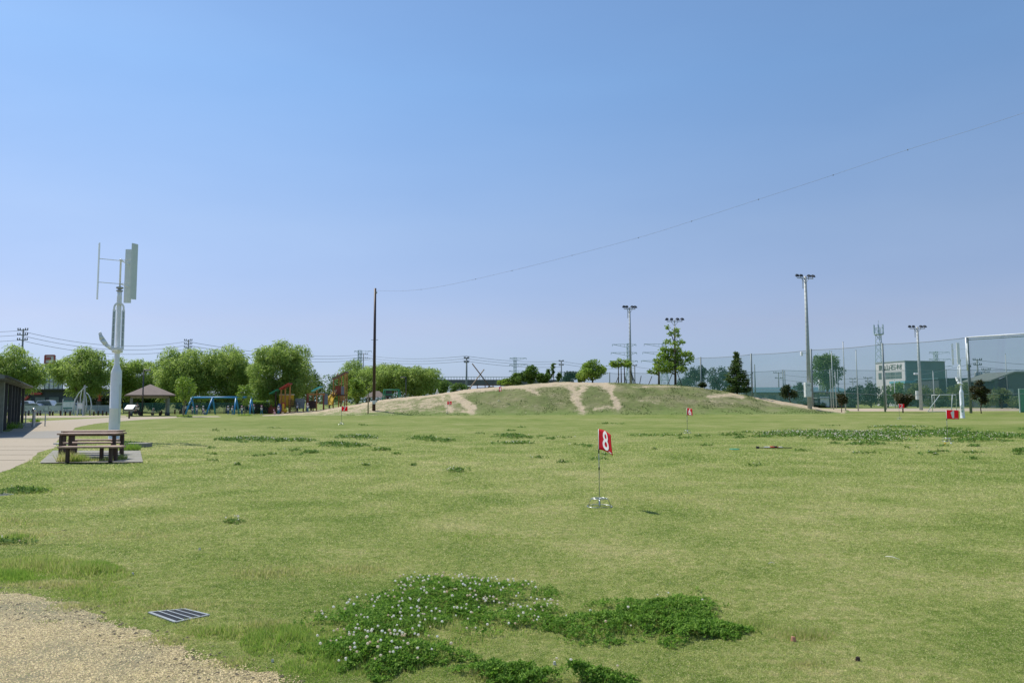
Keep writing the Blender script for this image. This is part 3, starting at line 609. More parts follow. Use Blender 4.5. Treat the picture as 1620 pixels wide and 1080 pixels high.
_tb = [o for o in bpy.data.objects if o.name.startswith('wind_turbine') and o.scale[0] < .9][0]
_vd = Vector((0, 0, 0)) - Vector(_tb.location); _va = math.atan2(_vd.y, _vd.x) - _tb.rotation_euler[2]
for _k, (_z, _h, _c) in enumerate(((1.35, .22, 'board_face'), (1.08, .14, 'door_green'), (.93, .06, 'yellow_plastic'), (.72, .16, 'door_green'))):
    m = MB(); m.box((.2055 * math.cos(_va), .2055 * math.sin(_va), _z), (.008, .16, _h), _va); m.build('sticker', _c, _tb)
# ------------------------------------------------------------------ picnic set on its paved slab
tag(link('pavement', np_mesh('slab', np.array([[*gp(84, 713.5)[:2], .03], [*gp(222, 714)[:2], .03], [*gp(226, 732)[:2], .03], [*gp(62, 733.5)[:2], .03]]), np.array([[3, 2, 1, 0]])), 'paver'), kind='structure')
def table(loc, label, w=1.62, dep=.62):
    t = empty('picnic_table', loc, math.radians(1.5), label, 'table', 'dark framed wooden picnic tables')
    m = MB()
    for k in range(4): m.box((0, -dep / 2 + (k + .5) * dep / 4, .70), (w, dep / 4 - .012, .045), ch=.006)
    m.build('tabletop', 'wood_top', t)
    m = MB(); m.box((0, 0, .655), (w - .14, .08, .045)); m.box((-w / 2 + .1, 0, .655), (.07, dep - .04, .045)); m.box((w / 2 - .1, 0, .655), (.07, dep - .04, .045)); m.build('frame', 'dark_wood', t)
    for sx in (-1, 1):
        for sy in (-1, 1):
            m = MB(); m.box((sx * (w / 2 - .08), sy * (dep / 2 - .08), .318), (.075, .075, .63), ch=.006); m.build('leg', 'dark_wood', t)
    return t
def bench(x, y, w, label, h=.42, dep=.34, legx=None):
    t = empty('bench', (x, y, .03), math.radians(1.5), label, 'bench', 'wooden benches round the picnic tables')
    m = MB()
    for k in range(2): m.box((0, -dep / 2 + (k + .5) * dep / 2, h - .022), (w, dep / 2 - .01, .045), ch=.006)
    m.build('seat', 'wood_top', t)
    for sx in (legx or (-.38 * w, .38 * w)):
        m = MB(); m.box((sx, 0, (h - .045) / 2), (.075, .09, h - .047), ch=.006); m.build('leg', 'dark_wood', t)
    return t
def X_(px, Y): return at(px, 700, Y).x
table((X_(145.5, 20.9), 20.9, .03), 'nearer of the two dark legged picnic tables on the paved slab')
table((X_(147.5, 22.6), 22.6, .03), 'farther of the two picnic tables, just in front of the white turbine pole')
bench(X_(145.5, 19.7), 19.7, 1.62, 'long wooden bench in front of the nearer picnic table', legx=(-.62, .5))
bench(X_(172, 20.25), 20.25, .72, 'short wooden stool bench at the right under the near table', h=.40, legx=(-.18, .2))
bench(X_(147.5, 21.75), 21.75, 1.60, 'wooden bench between the two picnic tables')
bench(X_(149, 23.3), 23.3, 1.50, 'rearmost wooden bench behind the farther picnic table')
# weeds at their feet
def tuft(px, py, n, r, h, seed, label, mat='weed', t0=.2, t1=.9, z=0):
    g = np.random.default_rng(seed); c = gp(px, py); a = g.uniform(0, 6.28, n); rr = r * np.sqrt(g.random(n)) 
    P_ = np.stack([c[0] + rr * np.cos(a), c[1] + rr * np.sin(a) * .8, np.full(n, z)], -1)
    v, f, t = blades(P_, h * g.uniform(.4, 1.1, n), np.clip(c[1] / FOC * .9, .004, .08) * g.uniform(.7, 1.3, n), g.uniform(.1, .8, n), g.uniform(t0, t1, n), g)
    return tag(link('weed_tuft', np_mesh('tuft', v, f, t), mat), label, 'weeds', 'weed tufts')
tuft(107, 731.5, 420, .28, .34, 1, 'dry yellowish weed tuft at the left foot of the near bench', t0=.4, t1=1, z=.03)
tuft(122, 731, 500, .28, .26, 2, 'tangled dark green weeds under the left end of the near bench', t0=0, t1=.7, z=.03)
tuft(190, 728, 300, .2, .18, 3, 'weed tuft at the right feet of the near bench', z=.03)
tuft(155, 729, 1200, .6, .10, 4, 'low weeds along the slab under the near bench', z=.03)
tuft(205, 712, 500, .35, .30, 5, 'dark weed clump right of the turbine foot beside the slab', t0=0, t1=.35)
tuft(55, 667.5, 260, .35, .45, 6, 'small shrubby weed by the railing near the pavilion', t0=0, t1=.4)
m = MB(); m.prism([(0, 0), (1.9, -.1), (1.95, .5), (.1, .55)], 0, .10); sl = m.build('stone_slab', 'pale_chip', None, gp(84, 703)); sl.scale = (.55, .8, .6); tag(sl, 'pale flat stone lying in the grass beyond the picnic slab', 'stone')
m = MB(); m.prism([(0, 0), (.9, 0), (.9, .5), (0, .5)], 0, .14); sl = m.build('manhole_block', 'concrete', None, gp(190, 707.5)); tag(sl, 'low concrete block beside the foot of the tall turbine', 'block')

# ------------------------------------------------------------------ drain grates
def grate(px_pts, label, bars=5, zz=.012):
    P4 = [gp(x, y) for x, y in px_pts]; c = sum(P4, Vector()) / 4
    t = empty('drain_grate', (c.x, c.y, 0), 0, label, 'drain grate', 'steel drain grates in the lawn')
    t.scale = (1, 1, .5)
    Q = [Vector((p.x - c.x, p.y - c.y, 0)) for p in P4]          # order: left, back, right, front
    f = MB()
    for a, b in zip(Q, Q[1:] + Q[:1]): f.bar(a + Vector((0, 0, .01)), b + Vector((0, 0, .01)), .014, .022)
    f.build('frame', 'galvanised', t)
    m = MB(); n = 40
    for k in range(1, n):                                # fine bars run left->back
        u = k / n; a = Q[0].lerp(Q[3], u); b = Q[1].lerp(Q[2], u); m.bar(a + Vector((0, 0, .008)), b + Vector((0, 0, .008)), .0035, .016)
    m.build('grille', 'dark_steel', t)
    for k in range(bars):
        m = MB(); u = (k + .12) / (bars - .7); a = Q[0].lerp(Q[1], u); b = Q[3].lerp(Q[2], u); m.bar(a + Vector((0, 0, .018)), b + Vector((0, 0, .018)), .010, .012); m.build('crossbar', 'galvanised', t)
    m = MB(); m.add([q * .97 + Vector((0, 0, .003)) for q in Q], [(0, 1, 2, 3)]); m.build('pit_shade', 'dark_fill', t)  # flat near-black sheet paints in the shade below the grille
grate([(235, 969.5), (292, 964), (331, 973.5), (277, 985)], 'steel drain grate with pale crossbars set in the lawn by the gravel')
grate([(-30, 783), (5, 780.5), (22, 782), (-10, 785.5)], 'half overgrown drain grate at the far left edge of the lawn', 4)

# ------------------------------------------------------------------ numbered flags
def flag_pin(px, py, num, label, H=1.18, yaw=0.0, fw=.43, fh=.32, droop=0.0, base=True, balls=0):
    p = gp(px, py); t = empty('flag_pin', (p.x, p.y, zm(p.x, p.y)), 0, label, 'numbered flag', 'red numbered flags of the ground golf course')
    rr = max(.006, p.y * .0006 / 2)
    m = MB(); m.tube([(0, 0, .02), (0, 0, H)], min(rr, .012), 8); m.build('pole', 'galvanised', t)
    m = MB(); m.tube([(0, 0, H * .47), (0, 0, H * .51)], min(rr, .012) + .004, 8); m.tube([(0, 0, H - fh - .06), (0, 0, H - fh + .01)], min(rr, .012) + .004, 8); m.build_each('joint', 'black_plastic', t)
    c, s = math.cos(yaw), math.sin(yaw)
    def warp(u, v):          # u along 0..1, v 0..1 upward
        w = math.sin(u * 3.3 + v * 1.3) * .035 * u + math.sin(u * 7) * .008
        x = u * fw; z = H - fh + v * fh - droop * u * u - .02 * u
        return Vector((x * c - w * s, x * s + w * c, z))
    nu, nv = 14, 8
    fm = MB(); vs = [warp(i / nu, j / nv) for j in range(nv + 1) for i in range(nu + 1)]
    fs = [(j * (nu + 1) + i, j * (nu + 1) + i + 1, (j + 1) * (nu + 1) + i + 1, (j + 1) * (nu + 1) + i) for j in range(nv) for i in range(nu)]
    fl = fm.add(vs, fs, True).build('flag', 'red_cloth', t)
    so = fl.modifiers.new('thickness', 'SOLIDIFY'); so.thickness = .002; so.offset = 0
    bm = bmesh.new()
    if num == '1': me = bpy.data.meshes.new('number'); bm.faces.new([bm.verts.new((x * fh * .8, y * fh * .8, 0)) for x, y in ((-.10, -.5), (.11, -.5), (.11, .5), (-.05, .5), (-.09, .38), (-.25, .27), (-.25, .12), (-.10, .20))])
    else: me = text_mesh(num, fh * 1.22, 0, .0045 * fh / .32); bm.from_mesh(me)
    bmesh.ops.triangulate(bm, faces=bm.faces)
    bmesh.ops.subdivide_edges(bm, edges=bm.edges[:], cuts=4, use_grid_fill=True)
    xs = [v.co.x for v in bm.verts]; ys_ = [v.co.y for v in bm.verts]; cx, cy = (max(xs) + min(xs)) / 2, (max(ys_) + min(ys_)) / 2
    for v in bm.verts:
        u = .5 + (v.co.x - cx) * 1.15 / fw; q = warp(u, .53 + (v.co.y - cy) / fh * 1.05); v.co = q + Vector((s, -c, 0)) * .006
    bm.to_mesh(me); bm.free(); link('number', me, 'white_print', fl)
    mk = MB(); q0, q1, q2, q3 = warp(.70, .05), warp(.93, .05), warp(.93, .09), warp(.70, .09); mk.add([q + Vector((s, -c, 0)) * .006 for q in (q0, q1, q2, q3)], [(0, 1, 2, 3)]); mk.build('maker_mark', 'white_print', fl)
    b = MB(); n = 20
    for rad, z in ((.19, .006), (.115, .12)):
        pts = [(rad * math.cos(6.2832 * k / n), rad * math.sin(6.2832 * k / n), z) for k in range(n + 1)]
        if z < .05: pts = [q for k, q in enumerate(pts) if not (13 < k < 17)]
        b.tube(pts, max(.003, min(.008, rr)), 6)
    for a in (.4, 2.5, 4.6): b.tube([(.19 * math.cos(a), .19 * math.sin(a), .006), (.15 * math.cos(a), .15 * math.sin(a), .10), (.11 * math.cos(a), .11 * math.sin(a), .12), (0, 0, .125)], max(.003, min(.008, rr)), 6)
    b.build('stand', 'steel', t)
    m = MB(); m.lathe([(.012, .0), (.014, .02), (.014, .11), (.010, .125)], 10); m.build('socket', 'net_pole', t)
    return t
flag_pin(948.5, 801, '8', 'red flag number 8, nearest to the camera, on a slim steel pin', 1.17, math.radians(-66), .40, .31, .05)
flag_pin(1499.5, 698, '1', 'red flag number 1 flying wide beside the small white turbine', 1.20, math.radians(-8), .43, .34)
flag_pin(1087.5, 684.5, '6', 'red flag number 6 standing in front of the mound right of centre', 1.22, math.radians(-62), .42, .34, .02)
flag_pin(1423, 662.5, '2', 'red flag number 2 in front of the round dark bush', 1.25, math.radians(0), .43, .36)
flag_pin(540, 671, '7', 'dark red flag number 7 at the left foot of the mound', 1.27, math.radians(5), .42, .34)
flag_pin(707.5, 656.5, '5', 'far red flag number 5 fluttering before the sandy slope', 1.40, math.radians(12), .50, .40)
flag_pin(789.5, 655.2, '4', 'far red flag number 4 hanging narrow before the green slope', 1.75, math.radians(-58), .60, .55)
def ball(px, py, mat, label):
    m = MB(); m.lathe([(.002, 0), (.02, .006), (.03, .03), (.02, .054), (.002, .06)], 12); o = m.build('ball', mat, None, gp(px, py)); tag(o, label, 'ball', 'golf balls by flag 1')
ball(1495.5, 702.3, 'yellow_plastic', 'small yellow ball on the grass left below flag number 1'); ball(1504.8, 702.2, 'white_paint', 'small white ball on the grass right below flag number 1')

# tools lying on the grass
p = gp(1222, 709.3); t = empty('fallen_flag', p, 0, 'fallen flag pin with red and white cloth lying flat on the lawn', 'fallen flag')
m = MB(); m.tube([(-.48, .06, .03), (.62, -.05, .03)], .014, 8); m.build('pole', 'black_plastic', t)
m = MB(); m.box((-.47, .06, .035), (.09, .07, .07)); m.box((.1, .04, .05), (.12, .12, .06)); m.build_each('joint', 'black_plastic', t)
m = MB(); m.prism([(-.28, .02), (.05, -.01), (.08, .14), (-.2, .17)], .045, .055); m.prism([(.16, 0), (.34, -.02), (.32, .1), (.15, .12)], .045, .055); m.build_each('cloth', 'white_print', t)
m = MB(); m.prism([(-.06, -.05), (.06, -.055), (.07, .1), (-.05, .1)], .057, .07); m.prism([(.13, -.03), (.2, -.03), (.2, .04), (.13, .04)], .057, .063); m.build_each('patch', 'red_cloth', t)
m = MB(); m.lathe([(.15, 0), (.165, .015), (.15, .028), (.10, .02), (.08, .0)], 20); o = m.build('marker_ring', 'green_paint', None, gp(1162, 711)); tag(o, 'flat green marker ring lying on the lawn left of the fallen flag', 'marker')
def chip(px, py, s, mat, label, name='litter', cat='litter', seed=1):
    g = random.Random(seed); m = MB(); pts = [(s * (1 + g.uniform(-.3, .3)) * math.cos(a), s * .7 * (1 + g.uniform(-.3, .3)) * math.sin(a)) for a in [k * 6.283 / 7 for k in range(7)]]
    m.prism(pts, .0, s * .6); b = len(m.v); top = [Vector(v) for v in m.v[7:]]
    m.v[7:] = [tuple(Vector((v.x * .7, v.y * .7, v.z * g.uniform(.8, 1.3) + .015))) for v in top]
    o = m.build(name, mat, None, gp(px, py)); tag(o, label, cat, 'small litter on the lawn')
chip(1255, 1013.5, .022, 'terracotta', 'pinkish broken piece of brick lying in the grass at lower right', 'brick_piece', 'brick', 3)
chip(1358, 1045, .016, 'dark_wood', 'dark clod of dirt in the grass at lower right', 'dirt_clod', 'clod', 4)
chip(431, 1047, .008, 'pale_chip', 'white scrap in the grass beside the gravel edge', 'scrap', 'scrap', 5)
chip(877, 1051, .010, 'pale_chip', 'tiny white scrap between the clover mounds at the bottom', 'scrap', 'scrap', 6)
chip(210, 909, .013, 'pale_chip', 'pale scrap in the grass by the long weeds at left', 'scrap', 'scrap', 7)
chip(316, 869.5, .014, 'pale_chip', 'pale twig scrap on the lawn above the drain grate', 'scrap', 'scrap', 8)
def stick(x0, y0, x1, y1, mat, label, r=.003):
    a, b = gp(x0, y0), gp(x1, y1); a.z = b.z = .028; m = MB(); m.tube([(0, 0, 0), (b - a) * .5 + Vector((0, .01, .01)), b - a], [r, r * 1.2, r * .6], 6); o = m.build('twig', mat, None, a); tag(o, label, 'twig', 'twigs on the lawn')
stick(1401, 884, 1424, 889, 'pale_chip', 'long pale straw twig lying right of centre on the lawn'); stick(94, 844, 106, 842.5, 'dark_wood', 'dark twig on the lawn at left'); stick(1216, 895.5, 1226, 895, 'pale_chip', 'short pale straw left of the long one', .0025)

# ------------------------------------------------------------------ tall brown pole and overhead cable
Yp = 88.0; bp = Vector((gx(591.5, Yp), Yp, 0)); bp.z = zm(bp.x, bp.y); Hp = hz(591, 456, Yp) - bp.z
t = empty('tall_pole', bp, 0, 'tall dark brown pole at the foot of the mound carrying the long cable', 'pole')
m = MB(); m.tube([(0, 0, -.1), (0, 0, Hp)], [.20, .135], 14); m.build('shaft', 'brown_pole', t)
m = MB(); m.box((.02, -.17, hz(591, 636, Yp) - bp.z), (.34, .06, .42)); m.box((.27, -.10, hz(591, 635, Yp) - bp.z), (.26, .12, .16)); m.build_each('notice', 'board_white', t)
m = MB(); m.bar((-.42, 0, hz(591, 537.5, Yp) - bp.z), (.42, 0, hz(591, 537.5, Yp) - bp.z), .05); m.build('step_bar', 'galvanised', t)
m = MB(); m.lathe([(.09, -.22), (.12, -.1), (.1, 0)], 8, (.14, 0, hz(591, 461.5, Yp) - bp.z)); m.build('insulator', 'pole_grey', t)
def sag_line(name, a, b, sag, r, mat, label=None, cat=None, group=None, parent=None, n=24):
    a, b = Vector(a), Vector(b); pts = []
    for k in range(n + 1):
        u = k / n; q = a.lerp(b, u); q.z -= 4 * sag * u * (1 - u); pts.append(q - a)
    m = MB(); m.tube(pts, r, 5); o = m.build(name, mat, parent, a)
    return tag(o, label, cat, group) if label else o
cab = [(594, 459.5), (640, 460), (700, 452.5), (810, 428), (905, 404), (1010, 376), (1094, 350), (1200, 315.5), (1318, 277), (1436, 237), (1530, 208), (1625, 177)]
Yc = np.linspace(Yp, 36, len(cab)); pts = [at(x, y, Y) for (x, y), Y in zip(cab, Yc)]; d = pts[-1] - pts[-2]; pts += [pts[-1] + d, pts[-1] + d * 2.2]
t = empty('overhead_cable', pts[0], 0, 'long thin sagging cable running from the brown pole up across the right sky', 'cable')
m = MB(); 
# smooth the polyline (Catmull-Rom)
sp = []
for i in range(len(pts) - 1):
    p0, p1, p2, p3 = pts[max(i - 1, 0)], pts[i], pts[i + 1], pts[min(i + 2, len(pts) - 1)]
    for k in range(8):
        u = k / 8; sp.append(.5 * ((2 * p1) + (p2 - p0) * u + (2 * p0 - 5 * p1 + 4 * p2 - p3) * u * u + (3 * p1 - p0 - 3 * p2 + p3) * u ** 3))
sp.append(pts[-1]); m.tube([q - pts[0] for q in sp], [.0052 * max(.45, (q.y + 88) / 88) for q in sp], 5); m.build('wire', 'cable_grey', t)
for k in (12, 24, 32, 40, 48, 56, 64, 72, 20):
    q = sp[k] - pts[0]; m = MB(); m.lathe([(.01, -.06), (.03, -.03), (.03, .03), (.01, .05)], 8, q * 1.0); m.build('marker', 'cable_grey', t)
# ------------------------------------------------------------------ shared: floodlights
def floodlight(px, pbase, ptop, Y, label, lamps, arm, box=None, cam_=None, r=.16, yaw=0, cage=True):
    x = gx(px, Y); z0 = zm(x, Y); H = hz(px, ptop, Y) - z0; t = empty('floodlight_mast', (x, Y, z0), yaw, label, 'floodlight', 'sports ground floodlight masts')
    m = MB(); m.tube([(0, 0, -.2), (0, 0, H)], [r * 1.25, r * .75], 12); m.build('mast', 'pole_grey', t)
    m = MB(); m.bar((-arm, 0, H - .25), (arm, 0, H - .25), .12, .10); m.bar((-arm * .45, 0, H - .3), (0, 0, H - .9), .05); m.bar((arm * .45, 0, H - .3), (0, 0, H - .9), .05)
    m.build('crossarm', 'galvanised', t)
    if cage:
        m = MB(); m.bar((-arm * .42, -.1, H - .3), (-arm * .42, -.1, H - 1.6), .05); m.bar((-arm * .32, -.1, H - .3), (-arm * .32, -.1, H - 1.6), .03); m.build_each('cable_loop', 'galvanised', t)
    n = len(lamps)
    for u, mt in lamps:
        ux = u * arm; sg = 1 if u > 0 else -1; Rz = Matrix.Rotation(math.radians(24 * sg), 3, 'Z') @ Matrix.Rotation(math.radians(24), 3, 'X') @ Matrix.Rotation(math.radians(-8 * sg), 3, 'Y')
        h = MB(); h.add([(-.24, -.22, 0), (.24, -.22, 0), (.24, .22, 0), (-.24, .22, 0), (-.15, -.10, .22), (.15, -.10, .22), (.15, .16, .24), (-.15, .16, .24)], [(3, 2, 1, 0), (4, 5, 6, 7), (0, 1, 5, 4), (1, 2, 6, 5), (2, 3, 7, 6), (3, 0, 4, 7)]); h.bar((0, .05, -.16), (0, .05, .1), .06)
        h.v = [tuple(Rz @ Vector(v) + Vector((ux, .02, H - .02))) for v in h.v]; L = h.build('lamp_head', 'dark_steel', t)
        g = MB(); g.add([(-.21, -.19, -.012), (.21, -.19, -.012), (.21, .19, -.012), (-.21, .19, -.012)], [(3, 2, 1, 0)]); g.v = [tuple(Rz @ Vector(v) + Vector((ux, .02, H - .02))) for v in g.v]; g.build('lens', mt, L)
    m = MB()
    for k in range(int((H - 2) / .55)): m.bar((-.02, -r * .95, 2 + k * .55), (-.16 - r * .6, -r * .5, 2 + k * .55), .03)
    m.build('climbing_rungs', 'galvanised', t)
    if cam_: m = MB(); zc = hz(px, cam_, Y) - z0; m.bar((0, -.05, zc + .1), (-.95, -.1, zc + .1), .07); m.box((-1.0, -.12, zc + .02), (.26, .3, .5), ch=.03); m.build('speaker_arm', 'white_paint', t)
    if box:
        (x0, y0, x1, y1) = box; w = (x1 - x0) / FOC * Y; zt, zb = hz(px, y0, Y) - z0, hz(px, y1, Y) - z0; cx = (x0 + x1) / 2; m = MB(); m.box((gx(cx, Y) - x, -.42, (zt + zb) / 2), (w, .42, zt - zb), ch=.03)
        b = m.build('control_box', 'board_white', t); m = MB(); m.box((gx(cx, Y) - x + w * .38, -.645, (zt + zb) / 2), (.05, .03, .3)); m.box((gx(cx, Y) - x, -.64, zt - .35), (w * .5, .02, .12)); m.build('latch', 'galvanised', b)
    return t
D4 = [(-1, 'dark_steel'), (-.5, 'panel_glass'), (.5, 'dark_steel'), (1, 'dark_steel')]
floodlight(1281, 643, 437, 92, 'tallest grey floodlight mast with four lamps and white control box', D4, 1.15, (1269, 605, 1279.5, 628), 560, .22, .25)
floodlight(1457, 648, 517, 112, 'floodlight mast in front of the stone works building', D4, 1.15, None, None, .20)
floodlight(998.5, 604, 486, 104.8, 'floodlight mast on top of the mound beside the small propped tree', D4, .85, None, None, .15, .2)
floodlight(1070, 609, 505.5, 104.8, 'floodlight mast rising out of the tall leafy tree on the mound', [(-1, 'dark_steel'), (-.4, 'board_white'), (.4, 'dark_steel'), (1, 'dark_steel')], 1.1, None, None, .10, 0, False)
x_ = gx(1429, 111); m = MB()
t = empty('speaker_box', (gx(1451.5, 111), 111, 0), 0, 'white upright box hung on the floodlight mast by the goal', 'box'); m.box((0, 0, hz(1452, 625, 111)), (.35, .3, 1.3), ch=.03); m.bar((.15, 0, hz(1452, 625, 111)), (.5, .5, hz(1452, 625, 111)), .06); m.build('case', 'board_white', t)
m = MB(); m.box((-.05, -.05, hz(1452, 591, 111)), (.55, .3, .28), ch=.03); m.bar((0, 0, hz(1452, 591, 111)), (.5, .6, hz(1452, 591, 111)), .06); m.build('camera_head', 'white_paint', t)

# ------------------------------------------------------------------ nets
def net_fence(pts, tops, label, name='net_fence', mat='net', r=.12, botz=.3, cable=True, lower=None, extra=None):
    p0 = Vector(pts[0]); t = empty(name, (p0.x, p0.y, 0), 0, label, 'net fence')
    m = MB(); q = [Vector(p) - Vector((p0.x, p0.y, 0)) for p in pts]
    for a, b, ha, hb in zip(q[:-1], q[1:], tops[:-1], tops[1:]):
        A0, B0 = Vector((a.x, a.y, botz + a.z)), Vector((b.x, b.y, botz + b.z)); ns = 10; top = [Vector((*(a.xy.lerp(b.xy, k / ns)), ha + (hb - ha) * k / ns - .12 * math.sin(math.pi * k / ns))) for k in range(ns + 1)]
        m.add([A0, B0] + top[::-1], [tuple(range(ns + 3))])
    m.build('net', mat, t)
    m = MB()
    for a, b, ha, hb in zip(q[:-1], q[1:], tops[:-1], tops[1:]):
        ns = 10; m.tube([Vector((*(a.xy.lerp(b.xy, k / ns)), ha + (hb - ha) * k / ns - .12 * math.sin(math.pi * k / ns))) for k in range(ns + 1)], .035, 5)
        if lower: m.bar((a.x, a.y, a.z + lower), (b.x, b.y, b.z + lower), .05)
    m.build_each('rope', 'net_pole', t)
    for a, h in zip(q, tops):
        m = MB(); m.tube([(a.x, a.y, a.z - .3), (a.x, a.y, h + .15)], r, 10); m.box((a.x + .1, a.y - .1, a.z + (h - a.z) * .62), (.14, .14, .22)); m.build('post', 'net_pole', t)
    return t
def PG(px, Y): x = gx(px, Y); return (x, Y, zm(x, Y))
NP = [(1536, 87, 534), (1400, 97, 544.5), (1286, 106, 553.5), (1190.5, 116, 560.5), (1110, 124, 566)]
net_fence([(60, 77, 0)] + [PG(a, b) for a, b, c in NP] + [PG(1043, 133)], [8.85] + [hz(a, c, b) for a, b, c in NP] + [8.6], 'tall green ball stop net on dark posts along the right side of the field', lower=2.2)
net_fence([(110, 150, 0), (88, 150, 0), (66, 150, 0), PG(1240, 150), PG(1170, 150), PG(1100, 150), PG(1042, 150), PG(1000, 142), PG(965, 135), PG(925, 131), PG(886, 128)], [7.6, 7.6, 7.6, 7.6, 7.3, 7.2, 7.2, 6.9, 6.6, 6.6, 6.6], 'lower green net fence on the far side of the sports ground behind the mound', mat='net2', r=.10)
# slender net poles in the sports ground
for px, yt, yb, Y, lab in ((1318.5, 556, 648, 108, 'first slim steel pole right of the tall mast'), (1337.5, 541, 648, 108, 'highest of the three slim steel poles before the big dark tree'), (1357.5, 554, 649, 106, 'rightmost of the three slim steel poles'),
                           (1315, 585, 640, 135, 'short far pole in front of the dark tree'), (1323, 588, 640, 135, 'second short far pole close beside its twin'), (1402, 589, 645, 118, 'slim grey pole just right of the net post'), (1416.5, 600, 640, 140, 'thin pole before the stone works wall'), (1478.5, 588, 640, 135, 'thin far pole right of the goal mast'), (1595, 560, 640, 140, 'thin far pole before the dark gabled house')):
    x = gx(px, Y); H = hz(px, yt, Y); t = empty('steel_pole', (x, Y, 0), 0, lab, 'pole', 'slim steel poles behind the net'); m = MB(); m.tube([(0, 0, 0), (0, 0, H)], [.09, .06], 8); m.build('shaft', 'pole_grey', t); m = MB(); m.lathe([(.06, H), (.09, H + .03), (.02, H + .1)], 8); m.build('cap', 'steel', t)
# backstop frame at right edge
Yb = 86; x0 = gx(1535, Yb); H = hz(1536, 533.5, Yb)
t = empty('backstop_frame', (x0, Yb, 0), 0, 'high white topped backstop frame with net at the right edge', 'backstop')
m = MB(); m.tube([(0, 0, 0), (0, 0, H)], .115, 12); m.build('post', 'net_pole', t)
m = MB(); m.tube([(-.18, -.1, H * .56), (-.18, -.1, H)], .08, 10); m.build('white_sleeve', 'white_paint', t)
m = MB(); m.tube([(0, 0, H), (10, -8.5, H + .25)], .06, 8); m.build('top_beam', 'white_paint', t)
m = MB(); m.tube([(0, .2, H - .28), (10, -8.3, H - .1)], .05, 6); m.tube([(10, -8.5, 0), (10, -8.5, H + .3)], .14, 10); m.build('rear_beam', 'net_pole', t)
m = MB(); m.add([(.1, 0, .3), (9.9, -8.4, .3), (9.9, -8.4, H - .05), (.1, 0, H - .05)], [(0, 1, 2, 3)]); m.build('net', 'net2', t)
# goal
Yg = 97; xa, xb = gx(1475, Yg), gx(1513, Yg); Hg = hz(1490, 624.5, Yg); t = empty('soccer_goal', (xa, Yg, 0), 0, 'white soccer goal frame seen from its side behind the net', 'goal')
m = MB(); w = xb - xa; m.tube([(0, 0, 0), (0, 0, Hg), (w, 0, Hg), (w, 0, 0)], .045, 8); m.build('front_frame', 'white_paint', t)
m = MB(); bx = gx(1461.5, Yg - 1) - xa; m.tube([(0, 0, Hg), (.5, -.9, Hg), (bx, -1.8, .05)], .045, 8); m.tube([(w, 0, Hg), (w - 1.0, -.9, Hg), (gx(1499, Yg - 1) - xa, -1.8, .05)], .045, 8); m.tube([(bx, -1.8, .06), (gx(1499, Yg - 1) - xa, -1.8, .06)], .04, 6); m.build('rear_frame', 'white_paint', t)
# ------------------------------------------------------------------ trees
def leaf_cloud(blobs, n, ls, lw, droop, g, flat=.5):
    """blobs: (centre, radius xyz) ; returns quads of leaf sprays spread through the blobs"""
    C = np.array([b[0] for b in blobs]); R = np.array([b[1] for b in blobs]); wgt = R[:, 0] * R[:, 2]; wgt = wgt / wgt.sum()
    i = g.choice(len(blobs), n, p=wgt); d = g.normal(0, 1, (n, 3)); d[:, 2] += .25; d /= np.linalg.norm(d, axis=1)[:, None]
    u = g.uniform(.25, 1.06, n) ** .5; p = C[i] + d * R[i] * u[:, None]
    p += g.normal(0, 1, (n, 3)) * R[i] * .10
    a = g.normal(0, 1, (n, 3)); a[:, 2] = a[:, 2] * flat; a = a * (1 - droop) + np.stack([g.normal(0, .25, n), g.normal(0, .25, n), -np.ones(n)], -1) * droop
    a /= np.linalg.norm(a, axis=1)[:, None]; b = np.cross(a, g.normal(0, 1, (n, 3))); b /= np.linalg.norm(b, axis=1)[:, None]
    l = ls * g.uniform(.5, 1.3, n)[:, None]; w = lw * g.uniform(.6, 1.3, n)[:, None]
    q = np.stack([p, p + a * l * .5 + b * w * .5, p + a * l, p + a * l * .5 - b * w * .5], 1).reshape(-1, 3)
    bt = g.uniform(-.2, .2, len(blobs)); t = np.repeat(np.clip(g.normal(.5, .22, n) + bt[i], 0, 1), 4)
    return q, np.arange(4 * n).reshape(-1, 4), t
